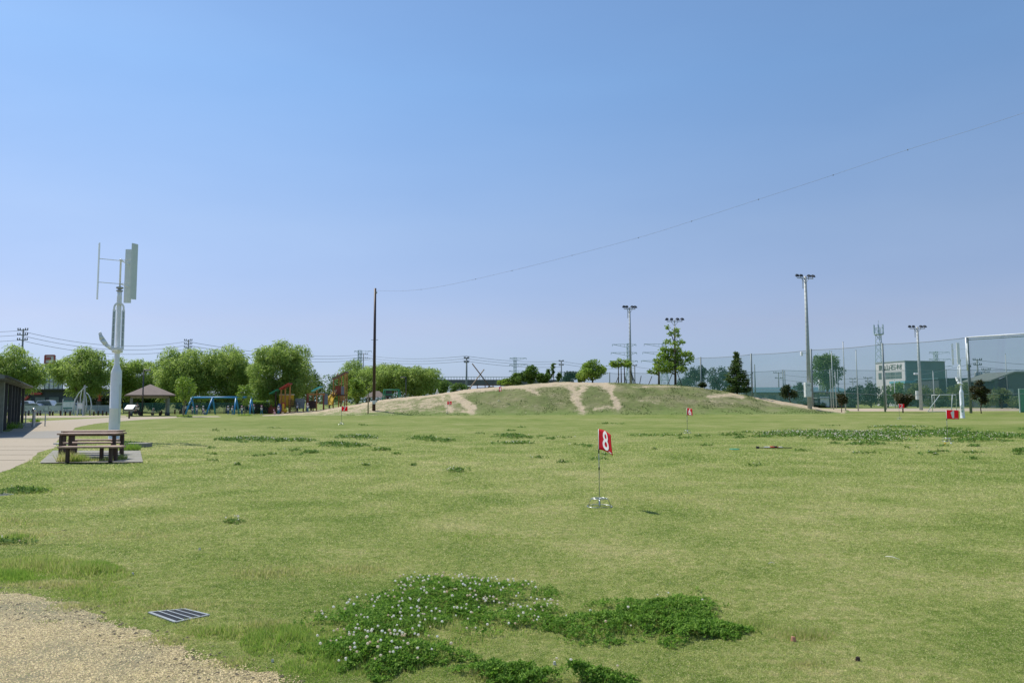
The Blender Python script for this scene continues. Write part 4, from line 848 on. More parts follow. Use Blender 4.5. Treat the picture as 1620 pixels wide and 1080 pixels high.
def tree(px, Y, top, half, bot, seed, label, leaf='broad', cat='tree', name=None, group=None, n=None, ls=.32, lw=.14, droop=.0, trunk=True, bark='bark', z0=None, nb=26, shape='dome', fork=3, cut=.0, lean=0):
    g = np.random.default_rng(seed); x = gx(px, Y); z0 = zm(x, Y) if z0 is None else z0
    H = hz(px, top, Y) - z0; zb = max(.05, hz(px, bot, Y) - z0); R = half / FOC * Y; t = empty(name or 'tree', (x, Y, z0), 0, label, cat, group)
    cz = (H + zb) / 2; hh = (H - zb) / 2; bl = []
    for k in range(nb):
        for _ in range(30):
            d = g.uniform(-1, 1, 3)
            if d @ d < 1 and d @ d > .12: break
        s = g.uniform(.24, .42) if leaf != 'willow' else g.uniform(.13, .40)
        wd = 1.0
        if shape == 'cone': wd = (1 - (d[2] + 1) / 2) * 1.0 + .18; s *= .8
        if shape == 'dome': wd = 1.0 if d[2] > -.2 else .92
        if shape == 'vase': wd = .65 + .35 * (d[2] + 1) / 2
        if leaf == 'willow': wd *= 1.14
        bl.append((np.array([d[0] * R * .78 * wd + lean * (d[2] + 1), d[1] * R * .78 * wd, cz + d[2] * hh * .80]), np.array([R * s, R * s, min(R, hh) * s * 1.0])))
    n = n or int(2600 * (half / 30) ** 2 + 1500)
    V, F_, T = leaf_cloud(bl, n, ls, lw, droop, g); V[:, 2] = np.clip(V[:, 2], .03, None)
    link('crown', np_mesh('crown', V, F_, T), leaf, t)
    if trunk:
        m = MB(); r0 = max(.05, R * .055); fk = zb + hh * .25
        m.tube([(0, 0, -.2), (g.normal(0, .04) * R, 0, fk * .5), (g.normal(0, .06) * R, 0, fk)], [r0 * 1.3, r0, r0 * .85], 8)
        for k in range(fork + 3):
            c = bl[k % len(bl)][0]; m.tube([(0, 0, fk * g.uniform(.7, 1)), (c[0] * .45, c[1] * .45, fk * .5 + c[2] * .5), tuple(c)], [r0 * .6, r0 * .38, r0 * .12], 6)
        m.build('trunk', bark, t)
    return t
WG = 'willow trees along the park edge'
for a in [(22, 110, 545, 38, 632, 101, 'willow tree at the far left edge behind the utility pole'), (128, 105, 549, 38, 629, 102, 'round pale green willow left of the tall turbine pole'), (212, 113, 560, 36, 628, 103, 'willow directly behind the street lamp and gazebo'),
          (290, 107, 551, 42, 636, 104, 'willow behind the left end of the blue swing frame'), (360, 109, 548, 42, 634, 105, 'willow behind the middle of the blue swing frame'), (440, 104, 537, 48, 638, 106, 'tallest willow rising behind the colourful playground'),
          (563, 135, 571, 28, 624, 107, 'willow just left of the tall brown pole'), (612, 131, 571, 40, 624, 108, 'wide willow just right of the tall brown pole'), (662, 128, 575, 34, 626, 109, 'willow behind the black lamp post with drooping edge')]:
    px, Y, top, half, bot, sd, lab = a; half *= 1.12; bot += 5
    tree(px, Y, top, half, bot, sd, lab, 'willow', name='willow_tree', group=WG, n=int(15000 * (half / 40) ** 2), ls=.60, lw=.12, droop=.5, nb=58)
BG = 'broadleaf trees behind the playground'
for a in [(492, 112, 580, 24, 645, 'dark broadleaf tree right of the tallest willow', 121), (523, 122, 585, 24, 646, 'broadleaf tree behind the teal playground roof', 122), (540, 140, 596, 22, 640, 'low broadleaf tree behind the play tower roof', 123), (470, 118, 596, 24, 648, 'shaded broadleaf tree behind the yellow play house', 124),
          (700, 135, 598, 18, 622, 'low leafy tree below the viaduct end', 125), (724, 132, 606, 16, 624, 'small leafy tree in front of the viaduct', 126)]:
    tree(a[0], a[1], a[2], a[3], a[4], a[6], a[5], 'broad', group=BG)
for px, Y, top, half, bot, sd, lab in [(205, 116, 618, 26, 653, 131, 'dark bush filling the space behind the gazebo left side'), (250, 117, 616, 26, 653, 132, 'dark bush seen through the gazebo'), (296, 118, 622, 26, 653, 133, 'dark bush behind the left swing legs'), (338, 119, 622, 26, 653, 134, 'dark bush behind the middle swing legs'),
          (380, 118, 622, 26, 653, 135, 'dark bush behind the right swing legs'), (425, 116, 622, 24, 653, 136, 'dark bush behind the trimmed hedge'), (160, 120, 622, 26, 652, 137, 'dark bush right of the arched sculpture'), (455, 125, 620, 26, 652, 138, 'dark bush behind the yellow panel')]:
    tree(px, Y, top, half, bot, sd, lab, 'darkleaf' if sd % 2 else 'broad', 'bush', 'bush', 'dark bushes behind the play area', trunk=False, n=7000, nb=22, ls=.36, lw=.18)
YG = 'young park trees'
tree(291, 80, 590, 22, 642, 141, 'young yellow green tree between gazebo and swings', 'bright', group=YG, n=1500, nb=16, shape='vase', bark='pale_bark', ls=.26, lw=.13)
tree(387, 88, 602, 14, 646, 142, 'young tree in front of the right swing legs', 'bright', group=YG, n=900, nb=12, bark='pale_bark', ls=.26, lw=.13)
tree(566, 106, 599, 19, 640, 143, 'bright lime green bushy tree left of the brown pole', 'bright', group=YG, n=2600, nb=16, ls=.34, lw=.18)
tuft(292, 659.5, 300, .8, .35, 11, 'weeds round the foot of the young tree by the gazebo', t0=0, t1=.5); tuft(388, 657.6, 200, .8, .35, 12, 'weeds round the foot of the young tree by the swings', t0=0, t1=.5)
# on and behind the mound
MG = 'trees and shrubs on the mound'
for px, Y, top, half, bot, sd, lab, lf in [(840, 108, 573, 13, 606, 151, 'upright shrub tree on the left crest of the mound', 'broad'), (822, 109, 590, 14, 609, 152, 'low dark shrub at the left crest of the mound', 'broad'), (859, 107, 590, 12, 607, 153, 'low shrub right of the upright one on the crest', 'broad'), (801, 110, 598, 15, 611, 154, 'yellowish low shrub at the left end of the crest', 'bright'),
          (903, 134, 584, 15, 606, 155, 'hazy shrub tree seen through the far net', 'tealleaf'), (938, 104, 571, 25, 608, 156, 'dense bright green shrub on top of the mound', 'bright'), (921, 105, 590, 8, 605, 157, 'small dark shrub beside the bright one on the mound', 'broad'), (1112, 104, 606, 6, 612, 158, 'tiny dark shrub at the foot of a net post on the mound', 'darkleaf')]:
    tree(px, Y, top, half, bot, sd, lab, lf, 'shrub', 'shrub', MG, n=int(1500 + half * 110), nb=20, ls=.30, lw=.16)
for px, top, half, sd, lab in [(868, 583, 5, 161, 'leftmost of the three narrow dark columnar trees'), (876, 568, 3.6, 162, 'tallest and thinnest of the narrow dark columnar trees'), (884, 586, 5, 163, 'rightmost of the three narrow dark columnar trees')]:
    tree(px, 109, top, half, 604, sd, lab, 'broad', group='narrow columnar trees', n=420, nb=9, ls=.3, lw=.16)
t = tree(983, 103.5, 565, 16, 587, 164, 'small propped tree with several thin stems on the mound top', 'bright', 'tree', 'tree', n=900, nb=10, trunk=False, ls=.34, lw=.2)
for k, (a, b) in enumerate(((979, 575), (983.5, 578), (989, 574))):
    x = gx(a, 103.5) - t.location.x; m = MB(); m.tube([(x, 0, -.1), (x * .9, 0, hz(a, b, 103.5) - t.location.z + .4)], [.09, .05], 7); m.build('trunk', 'bark', t)
for k, (a, b) in enumerate(((974, 980), (993, 988), (1007, 999), (1004, 998))):
    xa, xb = gx(a, 103), gx(b, 103.4); o = empty('tree_stake', (xa, 103, zm(xa, 103)), 0, ['slanting stake left of the propped tree', 'slanting stake right of the propped tree', 'outer slanting stake right of the floodlight on the mound', 'inner slanting stake right of the floodlight on the mound'][k], 'stake', 'wooden tree stakes'); m = MB(); m.tube([(0, 0, -.1), (xb - xa, .4, 1.3 + .2 * k)], .05, 6); m.build('stake', 'bark', o)
# tall leafy tree with open tiers
def tiered(px, Y, base_z, tiers, seed, label, leaf, n, cat='tree', ls=.32, lw=.2):
    g = np.random.default_rng(seed); x = gx(px, Y); z0 = base_z; t = empty('tree', (x, Y, z0), 0, label, cat); bl = []; tips = []
    for (cx, cy, r) in tiers:
        c = at(cx, cy, Y) - Vector((x, Y, z0)); rr = r / FOC * Y; c.y = g.uniform(-1, 1) * 1.2
        bl.append((np.array(c), np.array([rr, rr, rr * .75]))); tips.append(c)
    V, F_, T = leaf_cloud(bl, n, ls, lw, .1, g); link('crown', np_mesh('crown', V, F_, T), leaf, t)
    m = MB(); H = max(c.z for c in tips); m.tube([(0, 0, -.2), (.05, 0, H * .5), (0, 0, H)], [.16, .11, .03], 8)
    for c in tips: m.tube([(0, 0, c.z * .75), (c.x * .5, c.y * .5, c.z * .9), tuple(c)], [.05, .035, .015], 5)
    m.build('trunk', 'bark', t); return t
xt = gx(1069, 103.2)
tiered(1069, 103.2, zm(xt, 103.2), [(1056, 518, 4), (1062, 528, 5), (1072, 522, 5), (1075, 530, 4), (1058, 540, 5), (1066, 544, 6), (1076, 542, 5), (1052, 552, 6), (1062, 556, 8), (1074, 553, 8), (1048, 562, 7), (1058, 567, 9), (1070, 566, 10), (1082, 560, 7), (1092, 560, 6), (1096, 564, 4), (1044, 572, 7), (1054, 578, 9), (1066, 577, 10),
        (1078, 574, 9), (1088, 571, 7), (1040, 570, 5), (1060, 586, 7), (1074, 585, 8), (1084, 583, 6), (1050, 587, 5)], 165, 'tall open leafy tree on the mound with a mast rising behind it', 'bright', 4300)
tiered(1043, 104.5, zm(gx(1043, 104.5), 104.5), [(1030, 588, 4), (1036, 584, 5), (1043, 581, 6), (1048, 586, 5), (1040, 576, 4), (1038, 590, 3)], 166, 'small thin tree left of the tall leafy tree', 'bright', 650)
for k, (a, b) in enumerate(((1012, 1015), (1026, 1032), (1056, 1066), (1080, 1072))):
    xa, xb = gx(a, 102.6), gx(b, 103); o = empty('tree_stake', (xa, 102.6, zm(xa, 102.6)), 0, ['short stake between the propped tree and the tall tree', 'slanting stake under the small thin tree', 'slanting stake left of the tall tree trunk', 'slanting stake right of the tall tree trunk'][k], 'stake', 'wooden tree stakes'); m = MB(); m.tube([(0, 0, -.1), (xb - xa, .3, 1.2 + (.8 if k > 1 else 0))], .05, 6); m.build('stake', 'bark', o)
# conifer
def conifer(px, Y, top, half, base_y, seed, label):
    g = np.random.default_rng(seed); x = gx(px, Y); z0 = zm(x, Y); H = hz(px, top, Y) - z0; R = half / FOC * Y; t = empty('spruce_tree', (x, Y, z0), 0, label, 'tree')
    V, F_, T = [], [], []; off = 0; m = MB(); m.tube([(0, 0, -.1), (0, 0, H)], [.14, .02], 8); z = .35
    while z < H - .15:
        u = z / H; r = R * (1 - u) ** .85 * g.uniform(.8, 1.1) + .08
        for k in range(9):
            a = g.uniform(0, 6.28); L = r * g.uniform(.6, 1.15); tip = Vector((math.cos(a) * L, math.sin(a) * L, z - .18 * L + .12 * L)); st = Vector((0, 0, z)); m.tube([st, tip], [.02, .006], 4)
            n = int(10 + 34 * L); s = g.uniform(.12, 1, n); base = np.array(st)[None] + (np.array(tip) - np.array(st))[None] * s[:, None]; base[:, 2] += .10 * L * s ** 2 * 1.2
            q, f, tt = leaf_cloud([(b, np.array([.05, .05, .04])) for b in base], n * 2, .30, .09, .12, g); V.append(q); F_.append(f + off); T.append(np.clip(tt * .7 + .25 * u, 0, 1)); off += len(q)
        z += .26 + .05 * (1 - u)
    link('crown', np_mesh('crown', np.concatenate(V), np.concatenate(F_), np.concatenate(T)), 'needle', t); m.build('trunk', 'bark', t)
conifer(1167, 99, 556, 25, 626, 171, 'spruce tree with drooping tiers on the right shoulder of the mound')
RG = 'bushes along the net fence'
for px, Y, top, half, bot, sd, lab, lf, nn in [(1181, 101, 600, 8, 626, 172, 'dark bush tucked right beside the spruce', 'darkleaf', 900), (1250, 105, 603, 14, 640, 173, 'round dark green bush left of the control box', 'darkleaf', 2200), (1331, 92, 620, 9, 645, 174, 'small bronze tinted bush before the slim poles', 'redleaf', 900),
          (1428, 90, 615, 16, 645, 175, 'round dark bronze bush behind red flag number 2', 'redleaf', 2000), (1552, 84, 599, 13, 645, 176, 'tall dark bronze bush right of the small turbine', 'redleaf', 2300)]:
    tree(px, Y, top, half, bot, sd, lab, lf, 'bush', 'bush', RG, n=nn, nb=16, ls=.26, lw=.15, bark='bark')
TG = 'trees beyond the sports ground'
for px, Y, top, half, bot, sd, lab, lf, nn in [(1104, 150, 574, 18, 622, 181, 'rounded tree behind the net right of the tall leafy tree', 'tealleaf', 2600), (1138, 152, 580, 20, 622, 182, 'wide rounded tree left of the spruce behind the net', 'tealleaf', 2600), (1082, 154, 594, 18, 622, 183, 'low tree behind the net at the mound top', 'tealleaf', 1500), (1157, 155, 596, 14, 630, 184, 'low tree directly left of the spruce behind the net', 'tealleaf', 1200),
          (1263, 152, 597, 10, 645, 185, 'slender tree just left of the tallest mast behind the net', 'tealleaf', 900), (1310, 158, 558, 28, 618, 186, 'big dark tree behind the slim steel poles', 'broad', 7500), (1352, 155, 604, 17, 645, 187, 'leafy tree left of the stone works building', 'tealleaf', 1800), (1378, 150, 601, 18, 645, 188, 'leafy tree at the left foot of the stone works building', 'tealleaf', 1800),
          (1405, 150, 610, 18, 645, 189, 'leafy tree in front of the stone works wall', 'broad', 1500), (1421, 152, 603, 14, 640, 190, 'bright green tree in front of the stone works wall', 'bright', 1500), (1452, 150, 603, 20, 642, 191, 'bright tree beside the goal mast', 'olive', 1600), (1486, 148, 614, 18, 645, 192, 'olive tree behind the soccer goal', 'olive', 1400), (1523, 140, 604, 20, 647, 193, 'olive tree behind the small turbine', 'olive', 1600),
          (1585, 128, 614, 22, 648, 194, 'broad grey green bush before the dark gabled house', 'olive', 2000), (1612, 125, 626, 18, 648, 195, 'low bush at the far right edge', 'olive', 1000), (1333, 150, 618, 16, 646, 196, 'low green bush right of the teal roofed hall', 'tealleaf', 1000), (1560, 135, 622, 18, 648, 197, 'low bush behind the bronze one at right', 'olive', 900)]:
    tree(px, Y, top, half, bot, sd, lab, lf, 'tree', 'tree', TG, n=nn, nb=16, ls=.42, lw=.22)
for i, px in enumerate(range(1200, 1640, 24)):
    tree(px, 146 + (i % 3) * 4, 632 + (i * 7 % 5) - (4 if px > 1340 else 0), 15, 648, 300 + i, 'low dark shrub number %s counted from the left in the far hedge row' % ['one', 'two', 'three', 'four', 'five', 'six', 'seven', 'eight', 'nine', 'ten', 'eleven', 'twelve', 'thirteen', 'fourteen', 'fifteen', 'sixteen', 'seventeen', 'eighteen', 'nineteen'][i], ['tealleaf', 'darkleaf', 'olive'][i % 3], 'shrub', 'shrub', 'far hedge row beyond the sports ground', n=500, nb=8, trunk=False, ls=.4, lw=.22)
# far tree belt closing the horizon
g = np.random.default_rng(77); bl = []
for px in np.arange(-60, 1680, 7):
    Y = 420 + g.uniform(0, 60); x = gx(px, Y); bl.append((np.array([x, Y, g.uniform(1, 4)]), np.array([6, 5, g.uniform(2.5, 6)])))
V, F_, T = leaf_cloud(bl, 22000, 1.3, .9, 0, g); V[:, 2] = np.clip(V[:, 2], .05, None)
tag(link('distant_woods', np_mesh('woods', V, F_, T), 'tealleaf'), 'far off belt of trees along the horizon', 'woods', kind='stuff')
# trimmed hedge
m = MB(); x0, x1 = gx(398, 98), gx(425, 98); t = empty('hedge', ((x0 + x1) / 2, 98, 0), 0, 'square trimmed hedge with lit yellow green top right of the swings', 'hedge')
w = x1 - x0; g = np.random.default_rng(5); bl = [(np.array([g.uniform(-w / 2, w / 2), g.uniform(-.5, .5), z]), np.array([.35, .35, .25])) for z in (.3, .7, 1.1, 1.45) for _ in range(16)]
V, F_, T = leaf_cloud(bl, 2600, .16, .1, 0, g); V[:, 2] = np.clip(V[:, 2], .02, 1.62); link('foliage', np_mesh('hedge', V, F_, T), 'broad', t)
bl = [(np.array([g.uniform(-w / 2, w / 2), g.uniform(-.5, .5), 1.62]), np.array([.35, .35, .12])) for _ in range(30)]; V, F_, T = leaf_cloud(bl, 1300, .16, .1, 0, g); link('sunlit_top', np_mesh('hedge_top', V, F_, T), 'bright', t)  # brighter leaf colour on top paints in the sunlight there
m = MB(); m.box((0, 0, .7), (w * .92, .8, 1.3)); m.build('dark_core', 'dark_fill', t)  # solid near-black box filling the hedge behind its leaves

# ------------------------------------------------------------------ utility poles, wires, pylons, masts
def lbar(m, a, b, r): m.tube([a, b], r, 5, False)
def util_pole(px, top, Y, label, arms=((0, 1.0), (.9, 1.0), (1.8, 1.0)), trans=False, r=.17, z0=0):
    x = gx(px, Y); H = hz(px, top, Y); t = empty('utility_pole', (x, Y, z0), 0, label, 'utility pole', 'concrete utility poles'); m = MB(); m.tube([(0, 0, 0), (0, 0, H - z0)], [r * 1.2, r * .8], 9); m.build('pole', 'pole_concrete', t)
    for dz, w in arms:
        m = MB(); z = H - z0 - .25 - dz; m.bar((-w, -.12, z), (w, -.12, z), .12, .12); a = m.build('crossarm', 'pole_concrete', t)
        for s in (-1, -.55, .55, 1): m = MB(); m.lathe([(.05, 0), (.12, .08), (.07, .18), (.12, .26), (.03, .34)], 7, (s * w * .95, -.12, z + .06)); m.build('insulator', 'wire', a)
    if trans:
        for s in (-1, 1): m = MB(); m.lathe([(.28, 0), (.3, .1), (.3, .8), (.22, .95)], 10, (s * .48, -.2, H - z0 - 3.6)); m.build('transformer', 'pole_grey', t)
    return t
def pw(px, py, Y): return at(px, py, Y)
util_pole(31, 520, 130, 'utility pole above the leftmost willow with three wires', ((0, .9), (.85, .9), (1.75, .9)))
util_pole(295, 537, 170, 'utility pole above the willows behind the swings', ((0, .9), (.8, .9), (1.6, .9)))
util_pole(574, 559, 260, 'small utility pole just left of the tall brown pole', ((0, 1.6), (1.4, 1.6)))
util_pole(738, 565, 150, 'pale utility pole standing beside the viaduct', ((0, .5), (.8, .5)), r=.2)
util_pole(888.5, 570, 190, 'utility pole above the far net corner', ((0, .6), (1.0, .6)))
util_pole(1005, 577, 200, 'thin utility pole just right of the mound floodlight', ((0, .6),))
util_pole(1185, 592, 210, 'utility pole left of the second net post behind the spruce', ((0, 1.2), (.8, 1.2)), r=.14)
util_pole(1195.5, 576, 160, 'plain pole just right of the net post by the spruce', (), r=.14)
util_pole(1233, 588.5, 210, 'utility pole with a wide arm above the teal roofed hall', ((0, 1.4), (1.5, 1)), r=.17)
util_pole(1243, 586, 180, 'bare pole between wide armed pole and dark bush', (), r=.13)
util_pole(1350.5, 598, 230, 'far utility pole left of the pair before the works', ((0, 1.0), (1.0, 1.0)), r=.14)
util_pole(1374.5, 596.5, 210, 'far utility pole near the left side of the stone works', ((0, 1.2), (1.0, .8)), r=.15)
util_pole(1549.5, 567.5, 150, 'utility pole with transformers behind the tall bronze bush', ((0, .9), (1.0, .8)), True, .17)
util_pole(1562.5, 583, 200, 'thin utility pole left of the dark gabled house', ((0, 1.2), (.8, .9)), r=.13)
def power_line(a, b, ys0, ys1, Ya, Yb_, sagpx, label, r=.035):
    A = pw(a, ys0[0], Ya); t = empty('power_line', A, 0, label, 'power line', 'overhead power lines')
    for y0, y1 in zip(ys0, ys1):
        P0, P1 = pw(a, y0, Ya) - A, pw(b, y1, Yb_) - A; o = sag_line('wire', P0, P1, sagpx / FOC * (Ya + Yb_) / 2, r, 'wire', parent=t, n=16)
power_line(31, -260, (523, 530, 538), (519, 527, 535), 130, 120, 6, 'three power wires running off the left edge of the photo', .03)
power_line(32, 295, (523, 530, 538), (540, 546, 552), 130, 170, 14, 'three sagging power wires behind the tall turbine')
power_line(296, 574, (540, 546, 552), (561, 565, 569), 170, 260, 9, 'three power wires above the willows toward the brown pole', .045)
power_line(574, 738, (560, 564, 568), (563, 567, 571), 260, 150, 6, 'three power wires between the brown pole and the viaduct', .04)
power_line(738, 888, (563, 567, 571), (571, 575, 580), 150, 190, 4, 'three power wires above the shrubs on the left crest', .032)
power_line(888, 1005, (571, 575), (578, 582), 190, 200, 4, 'two power wires above the far net', .035)
power_line(1549, 1760, (570, 580, 592), (575, 586, 590), 150, 150, 5, 'power wires running right behind the backstop net', .035)
power_line(1374, 1549, (599, 606), (572, 590), 210, 150, 6, 'two power wires in front of the stone works building', .035)
power_line(1233, 1374, (592, 600), (599, 606), 210, 210, 3, 'two faint power wires behind the slim steel poles', .035)
power_line(1005, 1185, (580,), (595,), 200, 210, 3, 'single faint wire behind the tall leafy tree', .035)
def pylon(px, top, Y, label, side=1, r=.22, armw=11, H0=None, arms=(0, .14, .28)):
    x = gx(px, Y); H = hz(px, top, Y); t = empty('pylon', (x, Y, 0), 0, label, 'pylon', 'lattice power pylons'); m = MB(); wb, wt = H * .11, H * .028
    def corner(u, k): w = wb + (wt - wb) * min(1, u / .62) if u < .62 else wt; s = ((-1, -1), (1, -1), (1, 1), (-1, 1))[k % 4]; return Vector((s[0] * w, s[1] * w, u * H))
    L = [0, .14, .27, .38, .48, .56, .63, .70, .77, .84, .91, 1.0]
    for u0, u1 in zip(L[:-1], L[1:]):
        for k in range(4): lbar(m, corner(u0, k), corner(u1, k), r); lbar(m, corner(u0, k), corner(u1, k + 1), r * .5); lbar(m, corner(u0, k + 1), corner(u1, k), r * .5); lbar(m, corner(u1, k), corner(u1, k + 1), r * .6)
    m.build('tower', 'pylon', t)
    for i, a in enumerate(arms):
        u = 1 - a - .01; z = u * H; w = armw * (1 + .08 * i) * H / 36
        for s in ((-1, 1) if side == 0 else (side, -side * .45)):
            m = MB(); tip = Vector((s * w, 0, z)); lbar(m, Vector((0, 0, z)), tip, r * .8); lbar(m, Vector((0, 0, z - .06 * H)), tip, r * .7)
            for q in (.25, .5, .75): lbar(m, Vector((tip.x * q, 0, z)), Vector((tip.x * q, 0, z - .06 * H * (1 - q))), r * .5)
            a_ = m.build('crossarm', 'pylon', t); m = MB(); lbar(m, tip, tip + Vector((0, 0, -.035 * H)), r * .8); m.build('insulator', 'pylon', a_)
pylon(815, 565.5, 600, 'lattice pylon behind the shrubs on the left crest of the mound', 1, .24, 9); pylon(996, 543.5, 560, 'lattice pylon behind the floodlight on the mound', -1, .24, 10)
pylon(1052, 543, 540, 'lattice pylon hidden behind the tall leafy tree with arms showing left', -1, .22, 12); pylon(1484, 556, 700, 'lattice pylon showing above the roof of the stone works', 1, .24, 10); pylon(568, 554, 650, 'faint lattice pylon above the willows left of the brown pole', 1, .2, 8)
# cell tower
Y = 210; x = gx(1395, Y); H = hz(1395, 519, Y); t = empty('cell_tower', (x, Y, 0), 0, 'lattice mobile phone mast with antennas left above the stone works', 'cell tower'); m = MB()
for k in range(3):
    a0, a1 = 2.09 * k + .3, 2.09 * (k + 1) + .3; w0, w1 = 1.7, .75
    for i in range(12):
        u0, u1 = i / 12, (i + 1) / 12; f = lambda a, u: Vector(((w0 + (w1 - w0) * u) * math.cos(a), (w0 + (w1 - w0) * u) * math.sin(a), u * H)); lbar(m, f(a0, u0), f(a0, u1), .09); lbar(m, f(a0, u0), f(a1, u1), .045); lbar(m, f(a1, u0), f(a0, u1), .045)
m.build('tower', 'pylon', t); m = MB(); m.lathe([(1.25, H - 1.9), (1.3, H - 1.85), (1.3, H - 1.75), (1.2, H - 1.7)], 14)
for z in (H - 1.7, H + .1):
    for k in range(12): a, b = k * .5236, (k + 1) * .5236; lbar(m, (1.25 * math.cos(a), 1.25 * math.sin(a), z), (1.25 * math.cos(b), 1.25 * math.sin(b), z), .06)
m.build('platform', 'pylon', t)
for k in range(6): a = k * 1.047; m = MB(); m.box((1.3 * math.cos(a), 1.3 * math.sin(a), H - .3), (.28, .16, 2.6), a); m.build('antenna', 'pylon', t)
m = MB(); lbar(m, (0, 0, H - 1), (0, 0, H + 2.3), .06); m.build('lightning_rod', 'pylon', t)

# ------------------------------------------------------------------ buildings
def poly_building(t, corners, z0, z1, mat, name='wall'): m = MB(); m.prism([(c[0] - t.location.x, c[1] - t.location.y) for c in corners], z0, z1); return m.build(name, mat, t)
Cn, Lf, Rt = Vector((gx(1434, 180), 180, 0)), Vector((gx(1388, 190.5), 190.5, 0)), Vector((gx(1498, 184), 184, 0)); Bk = Lf + (Rt - Cn)
t = empty('stone_works_building', Cn, 0, 'tall stone works building with sunlit pale front, shaded teal side and large lettering', 'building'); Hb = hz(1434, 571.5, 180)
Ln = (Lf - Cn).normalized(); nL = Vector((-Ln.y, Ln.x, 0)); nL = nL if nL.dot(Vector((-1, -1, 0))) > 0 else -nL
inn = -nL * .25
poly_building(t, [Cn + inn, Rt, Bk, Lf + inn], 0, Hb, 'wall_shaded_teal', 'side_wall')  # dark teal paints in this side's shade and the net's tint
fw = poly_building(t, [Cn + Ln * .002, Cn + inn * .98, Lf + inn * .98, Lf], 0, Hb + .02, 'wall_pale', 'front_wall')
m = MB(); q = [(Cn + nL * .12 - Ln * .15), (Rt + (Rt - Cn).normalized() * .15 - Vector((0, .15, 0))), Bk + Vector((0, .2, 0)), Lf + nL * .12 + Ln * .15]; m.prism([(c.x - Cn.x, c.y - Cn.y) for c in q], Hb + .03, Hb + .22); m.build('roof', 'wall_grey', t)
LL = (Lf - Cn).length
me = text_mesh('影山石材', 1.45, .03, .004); o = link('lettering', me, 'letters', fw); ang = math.atan2(-Ln.y, -Ln.x)
xs = [v.co.x for v in me.vertices]; wtx = max(xs) - min(xs); k = LL * .80 / wtx
o.matrix_basis = Matrix.Translation(Vector((Ln.x * LL * .49, Ln.y * LL * .49, hz(1412, 581, 184))) + nL * .05) @ Matrix.Rotation(ang, 4, 'Z') @ Matrix.Rotation(math.pi / 2, 4, 'X') @ Matrix.Diagonal((k, 1.0, 1, 1))
def wall_panel(t, O, dirv, nrm, s0, s1, z0, z1, mat, name, off=.03, parent=None):
    a = O + dirv * s0 + nrm * off - t.location; b = O + dirv * s1 + nrm * off - t.location; m = MB(); c = nrm * -.06
    m.add([(a.x, a.y, z0), (b.x, b.y, z0), (b.x, b.y, z1), (a.x, a.y, z1)] + [(a.x + c.x, a.y + c.y, z0), (b.x + c.x, b.y + c.y, z0), (b.x + c.x, b.y + c.y, z1), (a.x + c.x, a.y + c.y, z1)], [(0, 1, 2, 3), (7, 6, 5, 4), (0, 4, 5, 1), (1, 5, 6, 2), (2, 6, 7, 3), (3, 7, 4, 0)])
    return m.build(name, mat, parent or t)
zt, zb_ = hz(1412, 588.5, 184), hz(1412, 599, 184)
wall_panel(t, Cn, Ln, nL, LL * .11, LL * .68, zb_, zt, 'window_glass', 'window'); wall_panel(t, Cn, Ln, nL, LL * .80, LL * .91, zb_, zt, 'window_glass', 'window')
for f in (.3, .49): wall_panel(t, Cn, Ln, nL, LL * f, LL * f + .12, zb_, zt, 'wall_grey', 'mullion', .05)
wall_panel(t, Cn, Ln, nL, LL * .11, LL * .68, zt - 1.0, zt - .85, 'wall_grey', 'mullion', .055)
t = empty('annex_building', (gx(1462, 170), 170, 0), 0, 'low pale annex with bright blue roof edge right of the stone works', 'building'); w = (gx(1496, 170) - gx(1436, 170))
m = MB(); m.box((0, 3, hz(1460, 606, 170) / 2), (w, 6, hz(1460, 606, 170))); m.build('wall', 'wall_grey', t); m = MB(); m.box((.2, 2.8, hz(1460, 604, 170)), (w + .8, 7, .55)); m.build('roof', 'roof_sky', t)
for k in range(3): m = MB(); m.box((-w * .3 + k * 2.6, -.02, 3.0), (1.4, .1, 1.1)); m.build('window', 'window_glass', t)
t = empty('dark_shed', (gx(1530, 160), 160, 0), 0, 'dark slate coloured flat shed behind the small turbine', 'building'); w = (gx(1571, 160) - gx(1489, 160)); m = MB(); H1 = hz(1530, 599, 160); m.box((0, 5, H1 / 2), (w, 9, H1)); m.build('wall', 'wall_dark', t); m = MB(); m.box((0, 5, H1 + .1), (w + .4, 9.4, .18)); m.build('roof', 'roof_teal', t); m = MB(); m.box((w * .2, .48, 1.6), (3, .12, 3)); m.build('shutter', 'grey_panel', t)
t = empty('dark_house', (gx(1606, 140), 140, 0), 0, 'dark gabled house at the right edge behind the net', 'house'); w = 11.5; He, Hr = hz(1575, 600, 140), hz(1604, 587.5, 140)
m = MB(); m.prism([(-w * .32, 0), (w * .75, 0), (w * .75, 8), (-w * .32, 8)], 0, He); m.build('wall', 'wall_dark', t)
m = MB(); m.add([(-w * .40, -.5, He - .1), (0, -.5, Hr), (w * .9, -.5, Hr + .1), (-w * .40, 8.5, He - .1), (0, 8.5, Hr), (w * .9, 8.5, Hr + .1), (-w * .40, -.5, He - .35), (0, -.5, Hr - .25), (w * .9, -.5, Hr - .15), (-w * .40, 8.5, He - .35), (0, 8.5, Hr - .25), (w * .9, 8.5, Hr - .15)],
    [(0, 1, 4, 3), (1, 2, 5, 4), (9, 10, 7, 6), (10, 11, 8, 7), (6, 7, 1, 0), (7, 8, 2, 1), (3, 4, 10, 9), (4, 5, 11, 10), (0, 3, 9, 6), (2, 8, 11, 5)]); m.build('roof', 'roof_dark', t)
